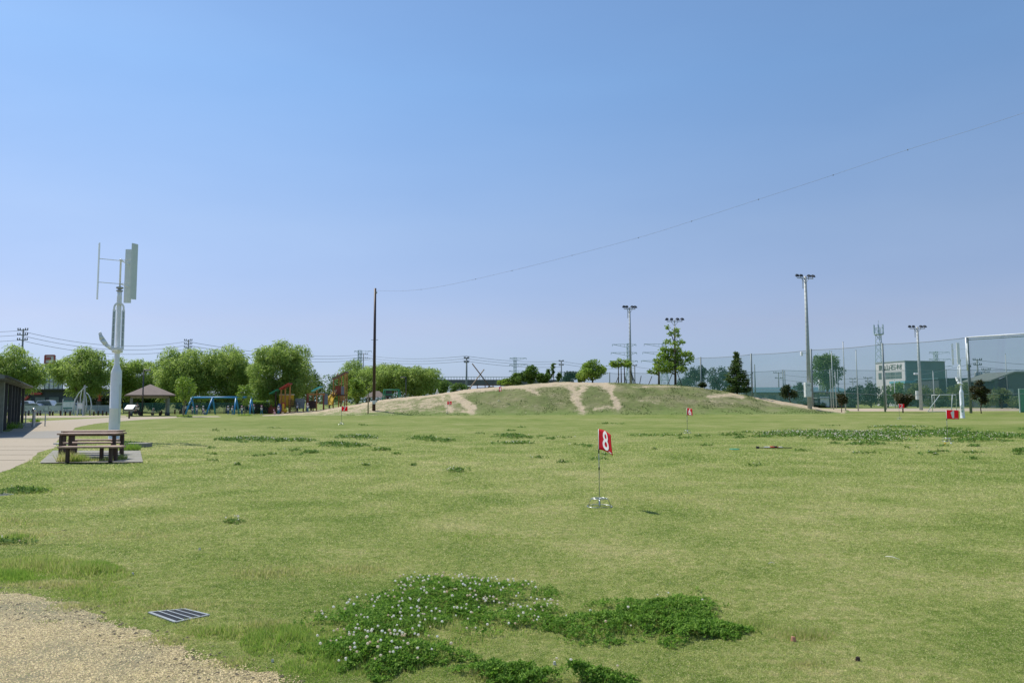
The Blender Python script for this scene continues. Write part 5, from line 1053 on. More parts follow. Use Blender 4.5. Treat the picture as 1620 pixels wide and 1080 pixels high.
m = MB(); m.prism([(-w * .32, .12), (0, .12), (w * .7, .12), (w * .7, .3), (-w * .32, .3)], He, He + .02); m.add([(-w * .30, .05, He - .3), (w * .7, .05, He - .3), (w * .7, .05, Hr - .2), (0, .05, Hr - .25)], [(0, 1, 2, 3)]); m.build('gable', 'wall_dark', t)
m = MB(); m.box((-w * .1, -.06, He * .55), (1.9, .12, 1.2)); m.build('window', 'window_glass', t); m = MB(); m.box((w * .28, -.06, He * .55), (1.2, .12, 1.0)); m.build('window', 'window_glass', t)
t = empty('small_white_house', (gx(1567, 190), 190, 0), 0, 'sliver of a white house between the dark shed and dark house', 'house'); m = MB(); H1 = hz(1567, 601, 190); m.box((0, 3, H1 / 2), (5, 6, H1)); m.build('wall', 'wall_pale', t); m = MB(); m.prism([(-3, -.4), (3, -.4), (3, 6.4), (-3, 6.4)], H1, H1 + .3); m.build('roof', 'roof_dark', t); m = MB(); m.box((.3, -.05, H1 * .6), (1.4, .1, 1.2)); m.build('window', 'window_glass', t)
t = empty('green_backstop_box', (gx(1620, 90), 90, 0), 0, 'bright green panelled box with pale frame at the right edge', 'shed'); w = 1.6; m = MB(); H1 = hz(1617, 615, 90); m.box((.3, .1, H1 / 2), (w, .16, H1)); m.build('panel', 'door_green', t); m = MB(); m.bar((-w / 2 + .26, -.04, 0), (-w / 2 + .26, -.04, H1 + .05), .10); m.bar((-w / 2 + .31, -.04, H1), (w / 2 + .3, -.04, H1), .10); m.build('frame', 'fence_white', t)
# long hall with teal roof
t = empty('sports_hall', (gx(1262, 170), 170, 0), 0, 'long low hall with teal roof left of the tallest mast', 'building'); xa, xb = gx(1178, 170) - t.location.x, gx(1345, 170) - t.location.x; He = hz(1250, 620, 170); Hr = hz(1250, 611.5, 170)
m = MB(); m.prism([(xa, 0), (xb, 0), (xb, 14), (xa, 14)], 0, He - .02); m.build('wall', 'wall_grey', t); m = MB(); m.add([(xa - .5, -.8, He), (xb + .5, -.8, He), (xb + .5, 7, Hr), (xa - .5, 7, Hr), (xa - .5, 15, He), (xb + .5, 15, He), (xa - .5, -.8, He - .2), (xb + .5, -.8, He - .2)], [(0, 1, 2, 3), (3, 2, 5, 4), (6, 7, 1, 0)]); m.build('roof', 'roof_teal', t)
for a in (1203, 1222, 1240, 1300, 1312): m = MB(); m.box((gx(a, 170) - t.location.x, -.04, 1.9), (1.6, .1, 1.6)); m.build('window', 'window_glass', t)
for a in (1297.5, 1303, 1309.5):
    m = MB(); x = gx(a, 170) - t.location.x; m.tube([(x, -.2, He - .5), (x, -.2, hz(1303, 598, 170))], .32, 10); m.build('vent_stack', 'board_white', t)
t = empty('equipment_shed', (gx(1318, 150), 150, 0), 0, 'small grey equipment shed with pale door right of the mast', 'shed'); m = MB(); H1 = hz(1318, 630, 150); m.prism([(-3, 0), (4.6, 0), (4.6, 3), (-3, 3)], 0, H1); m.build('wall', 'wall_dark', t); m = MB(); m.prism([(-3.3, -.3), (4.9, -.3), (4.9, 3.3), (-3.3, 3.3)], H1, H1 + .15); m.build('roof', 'wall_grey', t); m = MB(); m.box((-1.7, -.05, 1.2), (1.8, .1, 2.0)); m.build('door', 'board_white', t)
t = empty('white_barrier', (gx(1214, 140), 140, 0), 0, 'low white barrier wall left of the dark bush beyond the mound', 'wall'); m = MB(); m.box((0, 0, .75), (4.4, .2, 1.5)); m.build('panel', 'board_white', t); m = MB(); [m.box((k, -.12, .75), (.1, .06, 1.5)) for k in (-2.1, 0, 2.1)]; m.build_each('rib', 'fence_white', t) 
# viaduct
Y = 260; xa, xb = gx(640, Y), gx(900, Y + 30); t = empty('viaduct', (xa, Y, 0), 0, 'dark elevated viaduct with pale railing beyond the crossed poles', 'viaduct'); zt = hz(740, 600, Y); L = xb - xa
m = MB(); m.bar((0, 0, zt - 1.1), (L, 30, zt - 1.1 + .6), 8, 2.0); m.build('deck', 'concrete_bridge', t)
for k in range(7): m = MB(); u = (k + .5) / 7; m.box((L * u, 30 * u, (zt - 2.2) / 2), (2.2, 5, zt - 2.3)); m.build('pier', 'concrete_bridge', t)
m = MB(); n = 60
for k in range(n): u = k / n; m.bar((L * u, 30 * u - 4.0, zt - .1 + .6 * u), (L * u, 30 * u - 4.0, zt + .85 + .6 * u), .16)
m.bar((0, -4.0, zt + .9), (L, 26, zt + 1.5), .18); m.build('railing', 'fence_white', t)
# crossed poles and rustic fence on the crest
for (x0, y0, x1, y1), lab in (((743, 614, 766, 584), 'pale slanting pole leaning right, one of a crossed pair'), ((766, 600, 747, 575), 'darker slanting pole leaning left, crossing the pale one')):
    a, b = pw(x0, y0, 110), pw(x1, y1, 110.4); o = empty('leaning_pole', a, 0, lab, 'pole', 'crossed poles behind the mound'); m = MB(); d = (b - a); st = -max(0, (a.z - .1)) / max(d.z, .1); m.tube([d * st, (0, 0, 0), d], .085, 7); m.build('shaft', 'post_wood' if x0 < 760 else 'bark', o)
t = empty('rail_fence', (gx(755, 108), 108, zm(gx(755, 108), 108)), 0, 'low brown rail fence on the crest right of the crossed poles', 'fence'); L = gx(805, 108) - gx(755, 108)
for z in (.45, .8): m = MB(); m.bar((0, 0, z), (L, 0, z + .1), .08); m.build('rail', 'dark_wood', t)
for k in range(5): m = MB(); m.bar((L * k / 4, 0, -.2), (L * k / 4, 0, .95), .12); m.build('post', 'dark_wood', t)
def post(px, top, bot, Y, r, mat, label, name='post', cat='post'): x = gx(px, Y); z = zm(x, Y); o = empty(name, (x, Y, z), 0, label, cat); m = MB(); H = hz(px, top, Y) - z; m.lathe([(r, -.1), (r, H - r), (r * .7, H), (.01, H + .01)], 10); m.build('shaft', mat, o); return o
post(582.5, 623, 650, 86, .075, 'post_wood', 'thin pale wooden post just left of the tall brown pole'); post(691.5, 616, 621, 99, .09, 'board_white', 'short white marker post on the sandy ridge')

# ------------------------------------------------------------------ park furniture at left
def street_lamp(px, top, basey, Y, armpx, label):
    x = gx(px, Y); z = zm(x, Y); H = hz(px, top, Y) - z; t = empty('street_lamp', (x, Y, z), 0, label, 'street lamp', 'black park lamps'); m = MB(); m.tube([(0, 0, 0), (0, 0, H)], [.09, .06], 10); m.build('pole', 'dark_steel', t)
    w = armpx / FOC * Y; m = MB(); m.box((w / 2, 0, H - .02), (abs(w), .28, .13), ch=.03); l = m.build('lamp_head', 'dark_steel', t); m = MB(); m.box((w * .6, 0, H - .10), (abs(w) * .7, .2, .04)); m.build('lamp_glass', 'board_white', l)
street_lamp(225.5, 585, 658, 86, 11, 'black park lamp standing in front of the gazebo'); street_lamp(642, 596, 628, 110, -9, 'black park lamp behind the sandy slope right of the brown pole'); street_lamp(484.5, 604, 640, 112, 6, 'small black lamp between the tallest willow and teal roof')
# gazebo
p = gp(236, 657.3); t = empty('gazebo', p, math.radians(28), 'open square gazebo with brown hipped roof', 'gazebo'); s = 1.95; Yp_ = p.y
m = MB(); He, Hr = 2.45, 3.75; o_ = s + .72
m.add([(-o_, -o_, He), (o_, -o_, He), (o_, o_, He), (-o_, o_, He), (0, 0, Hr), (-o_, -o_, He - .12), (o_, -o_, He - .12), (o_, o_, He - .12), (-o_, o_, He - .12)], [(0, 1, 4), (1, 2, 4), (2, 3, 4), (3, 0, 4), (5, 6, 1, 0), (6, 7, 2, 1), (7, 8, 3, 2), (8, 5, 0, 3), (8, 7, 6, 5)]); m.build('roof', 'roof_brown', t)
for a, b in (((-1, -1), (1, -1)), ((1, -1), (1, 1)), ((1, 1), (-1, 1)), ((-1, 1), (-1, -1))): m = MB(); m.bar((a[0] * s, a[1] * s, He - .26), (b[0] * s, b[1] * s, He - .26), .12, .22); m.build('beam', 'beam_cream', t)
for a in ((-1, -1), (1, -1), (1, 1), (-1, 1)): m = MB(); m.box((a[0] * s, a[1] * s, 1.05), (.26, .26, 2.1), ch=.02); q = m.build('pillar', 'pillar_grey', t); m = MB(); m.box((a[0] * s, a[1] * s, .18), (.34, .34, .36), ch=.02); m.build('pillar_base', 'dark_steel', q)
for k, (bx, by, rz) in enumerate(((-.9, 1.2, 0), (1.2, .3, 1.57))): m = MB(); m.box((bx, by, .42), (1.5 if k == 0 else .4, .4 if k == 0 else 1.5, .06)); m.box((bx, by, .2), (.3, .3, .38)); m.build('seat', 'dark_wood', t)
# pavilion at far left
A = Vector((gx(1, 40.5), 40.5, 0)); D = Vector((gx(36, 60), 60, 0)); u = (D - A); Lp = u.length; ang = math.atan2(u.y, u.x); t = empty('park_pavilion', A, ang, 'open pavilion with dark roof and many posts at the left edge', 'pavilion')   # local x = along row, y = away left
for k, f in enumerate((0, .16, .33, .46, .6, .78, 1.0)):
    for yy, rr in ((0, .10), (3.4, .10)):
        m = MB(); m.box((Lp * f, yy, 1.42), (.2 if k else .3, .2 if k else .3, 2.84), ch=.02); m.build('post', 'dark_steel' if k else 'pillar_grey', t)
m = MB(); m.bar((-4, 0, 2.86), (Lp + .2, 0, 2.86), .16, .24); m.build('beam', 'fascia', t); m = MB(); m.bar((-4, 3.4, 2.86), (Lp + .2, 3.4, 2.86), .16, .24); m.build('beam', 'fascia', t); m = MB(); m.bar((Lp, -.6, 2.90), (Lp, 7, 2.90), .14, .2); m.build('beam', 'beam_cream', t)
ov = .5; x1 = Lp + 1.3; m = MB(); z0, z1 = 2.92, 4.35; yr = 4.2
m.add([(-6, -ov, z0), (x1, -ov, z0), (x1 - 3.2, yr, z1), (-6, yr, z1), (-6, 2 * yr + ov, z0), (x1, 2 * yr + ov, z0), (-6, -ov, z0 - .16), (x1, -ov, z0 - .16), (x1, 2 * yr + ov, z0 - .16), (-6, 2 * yr + ov, z0 - .16)], [(0, 1, 2, 3), (3, 2, 5, 4), (1, 5, 2), (6, 7, 1, 0), (7, 8, 5, 1), (9, 8, 7, 6), (8, 9, 4, 5), (0, 3, 4, 9, 6)]); m.build('roof', 'roof_dark', t)
m = MB(); m.tube([(-6, -ov - .07, z0 - .06), (x1, -ov - .07, z0 - .06)], .075, 8); m.build('gutter', 'fascia', t)
m = MB(); m.box((Lp * .3, 5.2, 1.2), (Lp * .75, .12, 2.4)); m.build('back_wall', 'wall_dark', t)
for k in range(2): m = MB(); m.box((Lp * (.3 + .35 * k), 2.2, .42), (1.8, .45, .07)); m.box((Lp * (.3 + .35 * k), 2.2, .2), (1.2, .1, .38)); m.build('seat', 'dark_wood', t)
tuft(8, 677.5, 400, 1.0, .5, 21, 'dark weeds along the foot of the pavilion posts', t0=0, t1=.2)
# railing and drinking fountain
Y = 50; x0 = gx(38, Y); t = empty('railing', (x0, Y, 0), 0, 'thin metal railing beside the left pavilion', 'railing')
for z in (.95, .5): m = MB(); m.bar((0, 0, z), (gx(70, Y) - x0, .5, z), .035); m.build('rail', 'fence_white', t)
for a in (38, 52.5, 69): m = MB(); m.bar((gx(a, Y) - x0, .25, 0), (gx(a, Y) - x0, .25, .98), .05); m.build('post', 'fence_white', t)
o = empty('drinking_fountain', (gx(54, 49), 49, 0), 0, 'slim steel fountain post topped with a shiny ball by the railing', 'fountain'); m = MB(); m.lathe([(.1, 0), (.08, .05), (.07, .95), (.10, 1.0)], 12); m.build('post', 'pole_grey', o); m = MB(); m.lathe([(.02, 1.0), (.09, 1.04), (.12, 1.12), (.09, 1.2), (.02, 1.24)], 12); m.build('ball', 'steel', o)
# lectern sign
Y = 74; x = gx(205, Y); t = empty('reading_board', (x, Y, 0), 0, 'slanted white reading board on a dark post before the gazebo', 'sign'); m = MB(); m.bar((0, 0, 0), (0, 0, .8), .12); m.build('post', 'dark_wood', t); m = MB(); R = Matrix.Rotation(math.radians(35), 3, 'X'); m.box((0, 0, 0), (.86, .7, .06), ch=.01); m.v = [tuple(R @ Vector(v) + Vector((0, .1, 1.12))) for v in m.v]; m.build('board', 'board_white', t); m = MB(); m.box((0, .05, .86), (.8, .3, .28)); m.build('cabinet', 'pillar_grey', t)
# information boards
def info_board(pxa, pxb, top, ptop, pbot, Y, label, cols):
    xa, xb = gx(pxa, Y), gx(pxb, Y); t = empty('information_board', ((xa + xb) / 2, Y, 0), 0, label, 'sign', 'information boards by the white fence'); w = xb - xa; H = hz(pxa, top, Y); a, b = hz(pxa, ptop, Y), hz(pxa, pbot, Y)
    for s in (-1, 1): m = MB(); m.bar((s * w / 2, 0, 0), (s * w / 2, 0, H), .10); m.build('post', 'fence_white', t)
    m = MB(); m.box((0, -.02, (a + b) / 2), (w - .11, .07, a - b)); p_ = m.build('panel', cols[0], t)
    m = MB(); m.box((0, -.06, a - .08), (w - .13, .03, .14)); m.build('header', cols[1], p_); m = MB(); m.box((0, -.06, b + .1), (w - .13, .03, .16)); m.build('footer', cols[1], p_)
info_board(99.5, 118, 631, 633.5, 646.5, 93, 'large green and pale information board by the white fence', ('board_face', 'board_green')); info_board(122.8, 131.5, 634, 637, 646.5, 90, 'small white notice board under the arched sculpture', ('board_white', 'board_face'))
# arched sculpture
Y = 92; x0 = gx(133, Y); t = empty('arched_sculpture', (x0, Y, 0), 0, 'pale sculpture of four curved arms bending from a central post', 'sculpture')
for cv in ([(114.5, 656), (115, 645), (117, 632), (121, 622), (127, 614.5), (133, 611)], [(127, 656), (127.5, 640), (128.5, 626), (131, 617), (134, 613)], [(134, 620), (140, 624), (144.5, 631), (147, 641), (146.5, 656)], [(133.5, 621), (136.5, 628), (138.5, 640), (137.5, 656)]):
    pts_ = [Vector((gx(a, Y) - x0, (i * .12 if cv[0][0] < 120 else -i * .1), max(0, hz(a, b, Y)))) for i, (a, b) in enumerate(cv)]; m = MB(); n_ = len(pts_); m.tube(pts_, [.085 - .045 * abs(i / (n_ - 1) - (0 if cv[-1][1] < 640 else 1)) for i in range(n_)], 8); m.build('arm', 'fence_white', t)
m = MB(); m.bar((0, 0, 0), (0, 0, hz(133, 609, Y)), .16); m.build('post', 'pole_grey', t)
# red sculpture
Y = 110; x = gx(157, Y); t = empty('red_marker', (x, Y, 0), 0, 'small red figure shaped marker on a dark stand behind the fence', 'marker'); m = MB(); m.box((0, 0, .9), (.7, .5, 1.8)); m.build('stand', 'dark_steel', t); m = MB(); z = hz(157, 632, Y); m.bar((0, 0, z - .6), (0, 0, z + 1.2), .22); m.bar((-.3, 0, z + .55), (.3, 0, z + .55), .35); m.bar((-.2, 0, z - .1), (.22, 0, z - .1), .25); m.build('figure', 'sign_red', t)
# white slat fence
Y = 101; xa, xb = gx(18, Y), gx(176, Y); t = empty('slat_fence', (xa, Y, 0), 0, 'pale grey vertical slat fence along the car park', 'fence'); L = xb - xa; H = 1.15; m = MB(); n = int(L / .16)
for k in range(n): m.box((k * .16, 0, H / 2 + .06), (.09, .03, H - .1))
s_ = m.build('slats', 'fence_white', t); m = MB(); m.bar((0, 0, H + .02), (L, 0, H + .02), .07, .06); m.build('rail', 'fence_white', t)
for k in range(9): m = MB(); m.box((L * k / 8, -.04, .62), (.09, .09, 1.24)); m.build('post', 'pole_grey', t)
# green mesh fence
Y = 104; xa, xb = gx(196, Y), gx(400, Y); t = empty('mesh_fence', (xa, Y, 0), 0, 'green wire mesh fence behind gazebo and swings', 'fence'); L = xb - xa; m = MB(); m.add([(0, 0, .1), (L, 0, .1), (L, 0, 1.45), (0, 0, 1.45)], [(0, 1, 2, 3)]); m.build('mesh', 'mesh_fence', t); m = MB(); m.bar((0, 0, 1.47), (L, 0, 1.47), .05); m.build('rail', 'fence_green', t)
for k in range(10): m = MB(); m.bar((L * k / 9, 0, 0), (L * k / 9, 0, 1.5), .07); m.build('post', 'fence_green', t)
# log bollards
LB = [41, 46, 60, 64.5, 79.5, 84, 96.5, 104, 111.5, 143, 149, 156, 163, 169, 209, 214, 256, 277, 285, 293]
ORD = 'first second third fourth fifth sixth seventh eighth ninth tenth eleventh twelfth thirteenth fourteenth'.split()
proto = None
for k, px in enumerate(LB):
    Y = 91 + (k % 2) * 1.3 if px < 200 else 99; x = gx(px, Y)
    if proto is None: proto = empty('log_bollard', (x, Y, 0), 0, None, 'bollard', 'dark log bollards by the paths'); m = MB(); m.lathe([(.10, -.1), (.10, .52), (.085, .56), (.01, .565)], 10); m.build('log', 'dark_wood', proto); o = proto
    else: o = copy_tree(proto); o.location = (x, Y, 0)
    o.scale = (1, 1, 1 + .12 * math.sin(k * 2.3))
    o['label'] = ('dark log bollard, %s from the left in the row before the slat fence' if k < 14 else 'dark log bollard, %s from the left in the row behind the gazebo') % ORD[k if k < 14 else k - 14]
# crosswise: sign tower and dark shop
Y = 190; xa, xb = gx(69, Y), gx(84, Y); t = empty('sign_tower', ((xa + xb) / 2, Y, 0), 0, 'tall white gridded sign tower with red framed top between willows', 'sign tower'); w = xb - xa; zt = hz(75, 576, Y)
m = MB(); m.box((.9 * w * .5, .2, (zt + hz(75, 617, Y)) / 2), (w * 1.9, .3, zt - hz(75, 617, Y))); m.build('panel', 'board_white', t); m = MB()
for k in range(5): m.bar((-w * .5 + k * w * .48, -.05, hz(75, 617, Y)), (-w * .5 + k * w * .48, -.05, zt), .16)
for k in range(4): z = hz(75, 617, Y) + (zt - hz(75, 617, Y)) * k / 3; m.bar((-w * .5, -.08, z), (w * 1.4, -.08, z), .16)
m.build('grid', 'grey_panel', t); m = MB(); m.box((0, 0, (hz(75, 562, Y) + zt) / 2 + .15), (w, .5, hz(75, 562, Y) - zt - .3)); sg = m.build('sign_box', 'board_white', t); m = MB(); za, zb2 = zt + .2, hz(75, 562, Y); 
for a, b in (((-w / 2, za), (w / 2, za)), ((w / 2, za), (w / 2, zb2)), ((w / 2, zb2), (-w / 2, zb2)), ((-w / 2, zb2), (-w / 2, za)), ((-w * .4, za * .5 + zb2 * .5), (w * .1, za * .5 + zb2 * .5)), ((-w * .4, za * .3 + zb2 * .7), (w * .1, za * .3 + zb2 * .7))): m.bar((a[0], -.3, a[1]), (b[0], -.3, b[1]), .3)
m.build('red_frame', 'sign_red', sg); m = MB(); [m.bar((s * w * .4, .4, 0), (s * w * .4, .4, zt), .4) for s in (-1, 1)]; m.build_each('column', 'dark_steel', t)
Y = 172; xa, xb = gx(-20, Y), gx(150, Y); t = empty('roadside_shop', ((xa + xb) / 2, Y, 0), 0, 'low dark roadside shop with red beams behind the parked cars', 'building'); w = xb - xa; z1, z2 = hz(60, 617, Y), hz(60, 640, Y)
m = MB(); m.box((0, 4, (z1) / 2), (w, 8, z1)); m.build('wall', 'wall_dark', t); m = MB(); m.box((0, 3.5, z1 + .15), (w + 1, 10, .3)); m.build('roof', 'fascia', t); m = MB(); m.bar((gx(37, Y) - t.location.x, -.5, z2 + .6), (gx(47, Y) - t.location.x, -.5, z1 - 1.4), .5); m.bar((gx(50, Y) - t.location.x, -.5, z1 - .8), (gx(67, Y) - t.location.x, -.5, z1 - .8), .5, .5); m.build_each('red_beam', 'sign_red', t)
for k in range(7): m = MB(); m.box((-w * .4 + k * w * .13, -.05, 1.9), (w * .09, .12, 1.9)); m.build('window', 'window_glass', t)
# cars
def car(px, Y, body, label, h=1.5, L=4.2, flip=1):
    x = gx(px, Y); t = empty('parked_car', (x, Y, 0), 0 if flip > 0 else math.pi, label, 'car', 'cars parked behind the slat fence'); W = 1.7
    def side(pts, y0, y1): 
        n = len(pts); return [(a, y0, b) for a, b in pts] + [(a, y1, b) for a, b in pts], [tuple(range(n)), tuple(range(2 * n - 1, n - 1, -1))] + [((k + 1) % n, k, n + k, n + (k + 1) % n) for k in range(n)]
    m = MB(); m.add(*side([(-L / 2, .3), (L / 2, .3), (L / 2, .75), (L * .42, .9), (L * .2, .98), (-L * .48, 1.0), (-L / 2, .8)], -W / 2, W / 2)); m.add(*side([(L * .2, .98), (L * .07, h - .04), (-L * .1, h), (-L * .40, h - .06), (-L * .48, 1.0)], -W / 2 + .1, W / 2 - .1)); m.build('body', body, t)
    m = MB(); m.add(*side([(L * .165, 1.0), (L * .055, h - .12), (-L * .10, h - .1), (-L * .38, h - .15), (-L * .44, 1.02)], -W / 2 + .08, W / 2 - .08)); m.build('window', 'window_glass', t)
    for sx in (-.31, .31):
        for sy in (-1, 1):
            m = MB(); m.tube([(sx * L, sy * (W / 2 - .2), .31), (sx * L, sy * (W / 2 + .01), .31)], .31, 16); w_ = m.build('wheel', 'tyre', t); m = MB(); m.tube([(sx * L, sy * (W / 2), .31), (sx * L, sy * (W / 2 + .02), .31)], .19, 10); m.build('rim', 'steel', w_)
    for s in (-1, 1): m = MB(); m.box((L / 2 - .02, s * .6, .68), (.08, .3, .16)); m.build('headlight', 'board_white', t)
car(28, 124, 'car_silver', 'silver car seen between the pavilion posts', 1.6); car(46, 126, 'car_white', 'white car just right of the pavilion roof', 1.9); car(60, 124, 'car_silver', 'grey car beside the white one behind the fence'); car(80, 126, 'car_white', 'tall white van below the white sign tower', 2.0, 4.6); car(97, 123, 'car_white', 'white car partly behind the green information board', 1.6, flip=-1); car(120, 125, 'car_black', 'dark car behind the arched sculpture')

# ------------------------------------------------------------------ playground
def tbar(t, name, mat, *bars):
    for a, b, w in bars: m = MB(); m.bar(a, b, w) if not isinstance(w, tuple) else m.bar(a, b, *w); m.build(name, mat, t)
# blue swing frame
Y = 96; x0 = gx(350, Y); X = lambda p_: gx(p_, Y) - x0; zt = hz(350, 628.5, Y); t = empty('swing_frame', (x0, Y, 0), 0, 'long blue swing frame with splayed legs', 'swing set')
m = MB(); m.tube([(X(301.5), 0, zt), (X(398), 0, zt)], .13, 10); m.build('top_beam', 'blue_paint', t)
for a, b in ((303, 300), (336, 332.5), (373, 376), (397, 400.5)):
    for s in (-1, 1): m = MB(); m.tube([(X(a), 0, zt), (X(b) if s < 0 else X(a) * .99 + (X(b) - X(a)) * .2, s * 1.15, 0)], .105, 8); m.build('leg', 'blue_paint', t)
m = MB(); m.tube([(X(303), 0, zt), (X(296.5), -.5, 0)], .105, 8); m.build('leg', 'blue_paint', t)
for c in (344, 365):
    m = MB(); [m.bar((X(c) + s * .22, 0, zt - .1), (X(c) + s * .22, .1, .55), .02) for s in (-1, 1)]; ch = m.build_each('chain', 'dark_steel', t)[0]; m = MB(); m.box((X(c), .1, .5), (.46, .2, .05)); m.build('seat', 'black_plastic', ch)
# play house with red roof
Y = 99; x0 = gx(450, Y); X = lambda p_: gx(p_, Y) - x0; Z = lambda y_: hz(450, y_, Y); t = empty('play_house', (x0, Y, 0), 0, 'play house with red slanted roof, yellow wall and small doors', 'play structure')
for a, top in ((444.5, 612), (451, 614), (458.5, 607), (436, 619)): tbar(t, 'post', 'orange_wood' if a > 440 else 'dark_wood', ((X(a), 0, 0), (X(a), 0, Z(top)), .16))
m = MB(); m.bar((X(444), 0, Z(615.5)), (X(459), 0, Z(606.5)), 1.7, .18); m.build('red_roof', 'red_plastic', t); m = MB(); m.bar((X(427.5), .2, Z(622.5)), (X(440.5), .2, Z(615.5)), 1.4, .12); m.build('green_roof', 'green_paint', t)
m = MB(); m.box((X(450.5), .7, (Z(624) + Z(642)) / 2), (X(462) - X(439), .1, Z(624) - Z(642))); w_ = m.build('yellow_wall', 'yellow_plastic', t); m = MB(); [m.box((X(k), .62, (Z(626) + Z(641)) / 2), (.06, .05, Z(626) - Z(641))) for k in (443.5, 448, 454.5, 457)]; m.build_each('rib', 'orange_wood', w_); m = MB(); m.box((X(451), .65, Z(624)), (X(463) - X(439), .25, .14)); m.build('cream_trim', 'cream_panel', t)
m = MB(); m.lathe([(.26, 0), (.30, .03)], 14, (0, 0, 0)); m.v = [(v[0] + X(444), -.55 + v[2], v[1] * 2.1 + .75) for v in m.v]; m.build('blue_panel', 'navy_panel', t)
m = MB(); m.box((X(450.5), -.5, .85), (.45, .08, 1.3)); d_ = m.build('red_door', 'red_plastic', t); m = MB(); m.box((X(450.5), -.56, .85), (.25, .05, 1.0)); m.build('yellow_inset', 'yellow_plastic', d_)
m = MB(); m.lathe([(.02, 0), (.2, .15), (.24, .4), (.1, .6), (.02, .65)], 10, (X(454.5), -.7, .1)); m.build('yellow_seat', 'yellow_plastic', t)
m = MB(); 
for k in range(7): m.bar((X(456) + k * .16, -.1, 0), (X(459) + k * .13, 0, Z(629 + k)), .05)
for k in range(6): m.bar((X(456), -.1, .3 + .3 * k), (X(468), -.1, .3 + .26 * k), .05)
m.build('climbing_net', 'dark_wood', t)
m = MB(); [m.box((X(a), .3, (Z(630) + Z(646)) / 2), (.22, .06, Z(630) - Z(646))) for a in (467.5, 470.5, 473.5, 476.5, 479.5)]; m.build_each('grey_fence_board', 'grey_panel', t)
m = MB(); m.box((X(432.5), -.6, .45), (.9, .5, .9)); m.bar((X(429.5), -.7, 0), (X(431), -.6, Z(640)), .25); m.build('red_base', 'red_wood', t); m = MB(); m.box((X(422.5), -.8, .35), (.8, .4, .4)); m.box((X(426), -.5, 1.0), (.35, .3, 1.6)); m.build('white_post', 'fence_white', t)
# beam frame with teal roof
Y = 100; x0 = gx(500, Y); X = lambda p_: gx(p_, Y) - x0; t = empty('climbing_frame', (x0, Y, zm(x0, Y)), 0, 'wooden climbing frame under a tilted turquoise roof', 'play structure'); Z = lambda y_: hz(500, y_, Y) - t.location.z
tbar(t, 'post', 'red_wood', ((X(486.5), 0, -.2), (X(486.5), 0, Z(622.5)), .24), ((X(512), 0, -.2), (X(512), 0, Z(622.5)), .18)); tbar(t, 'post', 'orange_wood', ((X(501.8), -.3, -.2), (X(501.8), -.3, Z(616)), .13), ((X(479), .3, -.2), (X(479), .3, Z(632)), .14), ((X(493), .8, -.2), (X(493), .8, Z(624)), .12))
m = MB(); m.bar((X(485), 0, Z(623.5)), (X(514), 0, Z(623.5)), .22); m.build('beam', 'orange_wood', t); m = MB(); m.bar((X(486), .3, Z(636)), (X(513), .3, Z(637)), .14); m.build('lower_beam', 'red_wood', t)
m = MB(); m.bar((X(495.3), -.3, Z(618.8)), (X(508.6), -.3, Z(611.8)), 1.5, .14); m.build('teal_roof', 'teal_plastic', t); m = MB(); m.box((X(515.5), 0, (Z(622) + Z(640)) / 2), (.5, .1, Z(622) - Z(640))); m.build('grey_wall', 'grey_panel', t)
m = MB(); m.box((X(492), .5, Z(640)), (1.2, .6, 1.0)); m.build('dark_crate', 'dark_wood', t)
# play tower
Y = 102; x0 = gx(538, Y); X = lambda p_: gx(p_, Y) - x0; t = empty('play_tower', (x0, Y, zm(x0, Y)), 0, 'tall brown play tower with slanted dark roof and yellow slide', 'play structure'); Z = lambda y_: hz(538, y_, Y) - t.location.z
for a, y_, top in ((528.5, -.5, 599), (533.5, .8, 597), (541, -.5, 592), (546.8, .6, 590), (546.8, -.6, 590)): tbar(t, 'post', 'orange_wood', ((X(a), y_, -.2), (X(a), y_, Z(top)), .13))
m = MB(); m.bar((X(527), 0, Z(599.5)), (X(549), 0, Z(588.5)), 1.9, .16); m.build('roof', 'roof_brown', t); m = MB(); m.lathe([(.15, 0), (.02, .5)], 6, (X(533.5), 0, Z(595))); m.build('roof_peak', 'terracotta', t)
m = MB(); m.box((X(535.5), -.1, (Z(610) + Z(624)) / 2), (X(541) - X(530), .1, Z(610) - Z(624))); m.build('red_board', 'red_wood', t); m = MB(); m.box((X(544), -.62, (Z(611) + Z(624)) / 2), (X(547) - X(541.3), .08, Z(611) - Z(624))); m.build('grey_board', 'grey_panel', t)
m = MB(); m.box((X(537.5), 0, Z(625)), (X(548) - X(528), 1.5, .14)); m.build('deck', 'dark_wood', t); m = MB(); [m.box((X(543.5), -.65, Z(626.5 + 3 * k)), (X(547.5) - X(539.5), .07, .18)) for k in range(3)]; m.build_each('orange_rail', 'orange_wood', t)
m = MB(); pr = [(X(530), .1, Z(622)), (X(527), -.4, Z(627)), (X(525.5), -.9, Z(633)), (X(525.5), -1.4, Z(640))]
for a, b in zip(pr[:-1], pr[1:]): m.bar(a, b, .62, .06, (0, -1, .3))
m.build('slide', 'yellow_plastic', t); m = MB(); 
for s in (-.34, .34): m.tube([(p_[0] + s, p_[1], p_[2] + .12) for p_ in pr], .07, 6)
m.tube([(X(519.5), -.3, Z(627)), (X(523), -.6, Z(633)), (X(525), -1.2, Z(639))], .12, 6); m.build('slide_side', 'yellow_plastic', t)
m = MB(); [m.bar((X(519 + k * 2), -.2, Z(636 - k * 1.4)), (X(524 + k * 2.2), -.2, Z(618 - k * .4)), .06) for k in range(5)]; m.build_each('rope', 'cream_panel', t)
